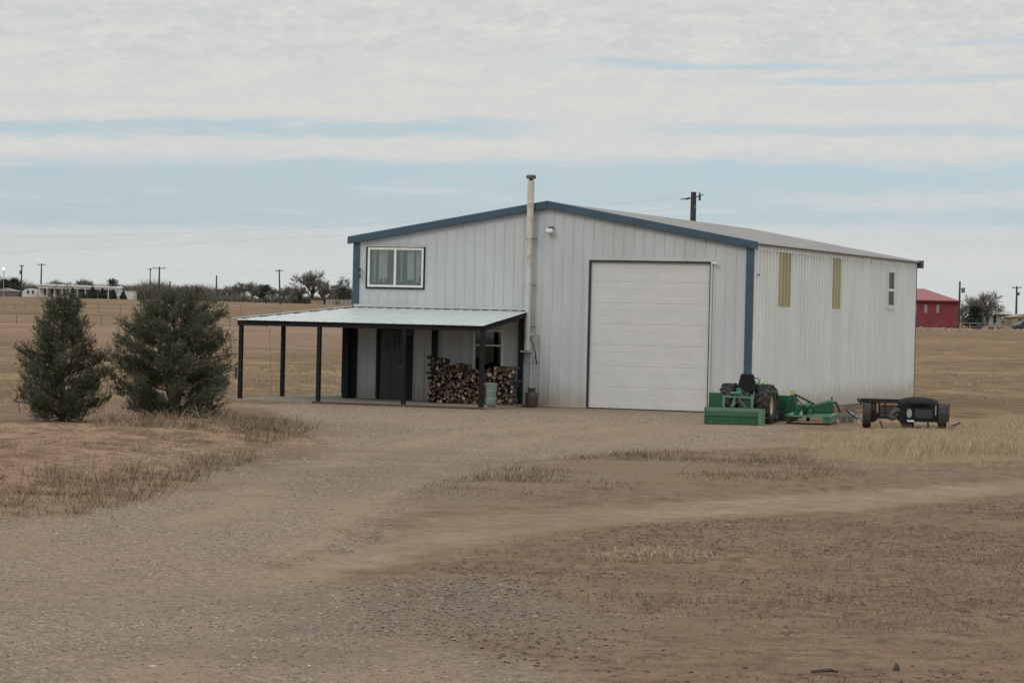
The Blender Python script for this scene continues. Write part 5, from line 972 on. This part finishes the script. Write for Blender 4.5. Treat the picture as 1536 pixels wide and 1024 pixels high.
for px, py, w_, D, lab in ((6,419,3.6,670,'dark evergreen at the extreme left edge of the treeline'),(22,417,3.8,668,'dark pointed evergreen left of the leftmost pole'),(167,418,4.6,675,'dark round evergreen over the right end of the white house'),(398,427,4.2,655,'dark evergreen just left of the leaning pole'),(515,415,4.3,660,'dark round evergreen close to the workshop corner'),(292,432,3.5,690,'dim evergreen in the clump left of the plain pole')):
    leafy_tree(int(px)+5, w_, hgt(px, py, D), lab, gpt(px, D))
leafy_tree(900, 3.6, hgt(1462, 457, 418), 'dark green round shrub tree beside the red barn', gpt(1462, 418), 'round_conifer', 'evergreen', .1, 0, 'evergreen trees on the horizon', 2400, .3)
leafy_tree(901, 4.2, hgt(1492, 454, 545), 'grey brown dense tree behind the white roofed house', gpt(1493, 545), 'dense_tree', 'scrub', .1, 1, 'dense trees behind the right houses', 1500, .3)
leafy_tree(902, 2.6, hgt(1511, 470, 530), 'small grey tree right of the white roofed house', gpt(1511, 530), 'dense_tree', 'scrub', .1, 1, 'dense trees behind the right houses', 900, .25)
leafy_tree(903, 1.6, hgt(505, 449, 640), 'pale bushy shrub against the grey panel fence', gpt(505, 640), 'pale_shrub', 'straw', .05, 1, None, 500, .2)
t = bare_tree(60, hgt(1480, 432, 500), 1.0, 'large bare tree behind the dark round shrub', gpt(1481, 500)); t.scale = (1.25, 1.1, 1)
t = bare_tree(61, hgt(1462, 434, 505), .9, 'bare tree left of the large bare tree near the barn', gpt(1464, 505)); t.scale = (1.1, 1.1, 1)
dup(t, gpt(1446, 540), 2.0, (.8,.8,.62), 'small bare tree just right of the barn corner pole', 'bare trees on the horizon')
# understorey: one mass of scrub along the far treeline
r = np.random.default_rng(77); n = 60000; x = r.uniform(-150, -15, n); y = r.uniform(672, 715, n); dn = fbm(x*.16, y*.02, 55); h_ = (np.clip((dn-.15)*7.5, 1.0, 4.4)+np.clip((-x-70)/20, 0, 1)*2.0)*np.sqrt(r.uniform(.05, 1.2, n))
p1 = blades(x, y, h_, .6, r.uniform(.08, .2, n), 78)
n = 7000; x = r.uniform(55, 130, n); y = r.uniform(540, 600, n); h_ = np.clip((fbm(x*.12, y*.02, 56)-.2)*3, .3, 1.8)*r.uniform(.5, 1.1, n); p2 = blades(x, y, h_, .6, r.uniform(.08, .18, n), 79)
grass('scrub', [p1, p2], 'scrub', 'grey brown scrub massed along the far treeline', 'scrub')

# ------------------------------------------------------------------ sky, sun, camera
SUN_EL, SUN_AZ = R(38), R(218)                            # azimuth clockwise from +Y
w = bpy.data.worlds.new('World'); S.world = w; w.use_nodes = True; t = w.node_tree; t.nodes.clear(); g = G(t)
out = g.n('ShaderNodeOutputWorld'); bg = g.n('ShaderNodeBackground'); t.links.new(bg.outputs[0], out.inputs[0]); bg.inputs[1].default_value = .10
sky = g.n('ShaderNodeTexSky', sky_type='NISHITA', sun_disc=False, sun_elevation=SUN_EL, sun_rotation=SUN_AZ, altitude=800, air_density=1.0, dust_density=1.5, ozone_density=1.5)
dirv = g.n('ShaderNodeTexCoord').outputs['Generated']; sx = g.n('ShaderNodeSeparateXYZ'); g.put(sx.inputs[0], dirv); X, Y, Z = sx.outputs
az = g.m('ARCTAN2', X, Y); el = g.m('ARCSINE', Z)
e2 = g.m('SUBTRACT', el, g.m('MULTIPLY', az, .0228))      # cloud decks are not quite level
def cvec(a, b):
    c = g.n('ShaderNodeCombineXYZ'); g.put(c.inputs[0], g.m('MULTIPLY', az, a)); g.put(c.inputs[1], g.m('MULTIPLY', e2, b)); return c.outputs[0]
wob = g.m('MULTIPLY', g.m('SUBTRACT', g.noise(cvec(9, 60), 1, 4), .5), .014); wob2 = g.m('MULTIPLY', g.m('SUBTRACT', g.noise(cvec(50, 420), 1, 4, .65), .5), .006)
ew = g.m('ADD', g.m('ADD', e2, wob), wob2)
E = lambda y: (467.4-y)/FPX
A_ = lambda x_: (x_-768)/FPX
def band(y0, y1, s=6):                                    # soft band between photo rows
    a, b = E(y1), E(y0); q = s/FPX; return g.m('MULTIPLY', g.ss(ew, a-q, a+q), g.m('SUBTRACT', 1.0, g.ss(ew, b-q, b+q)))
def win(x0, x1, s=120):
    q = s/FPX; return g.m('MULTIPLY', g.ss(az, A_(x0)-q, A_(x0)+q), g.m('SUBTRACT', 1.0, g.ss(az, A_(x1)-q, A_(x1)+q)))
gaps = g.m('MULTIPLY', band(242, 345, 14), .95)
for y0, y1, x0, x1, st, s_ in ((184,204,-500,780,.8,7),(189,208,960,2400,.6,8),(92,106,860,1280,.6,6),(120,131,1120,2400,.5,5),(74,82,1360,2400,.45,5),(232,262,-900,420,.5,10),(152,160,-900,300,.25,6),(300,380,-900,2600,.35,20)):
    gaps = g.m('MAXIMUM', gaps, g.m('MULTIPLY', g.m('MULTIPLY', band(y0, y1, s_), win(x0, x1)), st))
wisps = g.m('MULTIPLY', g.m('MULTIPLY', band(262, 330, 14), g.ss(g.noise(cvec(14, 150), 1, 5, .6), .52, .72)), .55)
wisps = g.m('MAXIMUM', wisps, g.m('MULTIPLY', g.m('MULTIPLY', band(290, 312, 7), win(1180, 2500)), .6))
gaps = g.m('MULTIPLY', gaps, g.m('SUBTRACT', 1.0, wisps))
gaps = g.m('MULTIPLY', gaps, g.m('ADD', .72, g.m('MULTIPLY', g.noise(cvec(30, 200), 1, 4), .5)), clamp=True)
cover_hi = g.ss(el, .20, .9)                              # thin out overhead a little
mott = g.noise(cvec(34, 150), 1, 5, .6); mott2 = g.noise(cvec(170, 400), 1, 6, .68)
cl = g.mix(g.ss(g.m('ADD', g.m('MULTIPLY', mott, .5), g.m('MULTIPLY', mott2, .5)), .30, .70), (5.35,5.55,5.68), (6.68,6.60,6.30))
flat_ = g.m('SUBTRACT', 1.0, g.ss(ew, E(150), E(60))); cl = g.mix(g.m('MULTIPLY', flat_, .55), cl, (6.3,6.28,6.08))
lowh = g.m('SUBTRACT', 1.0, g.ss(el, .008, .034)); cl = g.mix(g.m('MULTIPLY', lowh, .9), cl, (5.65,6.02,5.88))
blue = g.mix(.68, sky.outputs[0], (3.95,5.0,5.85))
zen = g.ss(el, .13, .95); zf = g.m('ADD', 1.0, g.m('MULTIPLY', zen, .95)); zc = g.n('ShaderNodeCombineXYZ'); [g.put(zc.inputs[i], zf) for i in range(3)]
cl = g.mix(1.0, cl, zc.outputs[0], 'MULTIPLY')
col = g.mix(gaps, cl, blue)
g.put(bg.inputs[0], col)

sd = bpy.data.lights.new('sun', 'SUN'); sd.energy = .65; sd.angle = R(18); sd.color = (1, .95, .88); so = bpy.data.objects.new('sun', sd); COL.objects.link(so)
sv = Vector((math.sin(SUN_AZ)*math.cos(SUN_EL), math.cos(SUN_AZ)*math.cos(SUN_EL), math.sin(SUN_EL))); so.rotation_euler = sv.to_track_quat('Z', 'Y').to_euler(); so.location = (-30, -20, 40)

cd = bpy.data.cameras.new('camera'); cd.sensor_fit = 'HORIZONTAL'; cd.sensor_width = 36; cd.lens = FPX/1536*36; cd.clip_start = .5; cd.clip_end = 8000; co = bpy.data.objects.new('camera', cd); COL.objects.link(co)
Fw = Vector((0, math.cos(PITCH), -math.sin(PITCH))); U0 = Vector((0, math.sin(PITCH), math.cos(PITCH))); X0 = Vector((1,0,0)); c_, s_ = math.cos(ROLL), math.sin(ROLL)
rt = X0*c_+U0*s_; up = U0*c_-X0*s_; bk_ = -Fw
co.matrix_world = Matrix(((rt.x,up.x,bk_.x,0),(rt.y,up.y,bk_.y,0),(rt.z,up.z,bk_.z,CAMH),(0,0,0,1)))
S.camera = co
S.view_settings.view_transform = 'Standard'; S.view_settings.look = 'None'; S.view_settings.exposure = .10; S.view_settings.gamma = 1; S.view_settings.use_curve_mapping = False
S.render.engine = 'CYCLES'
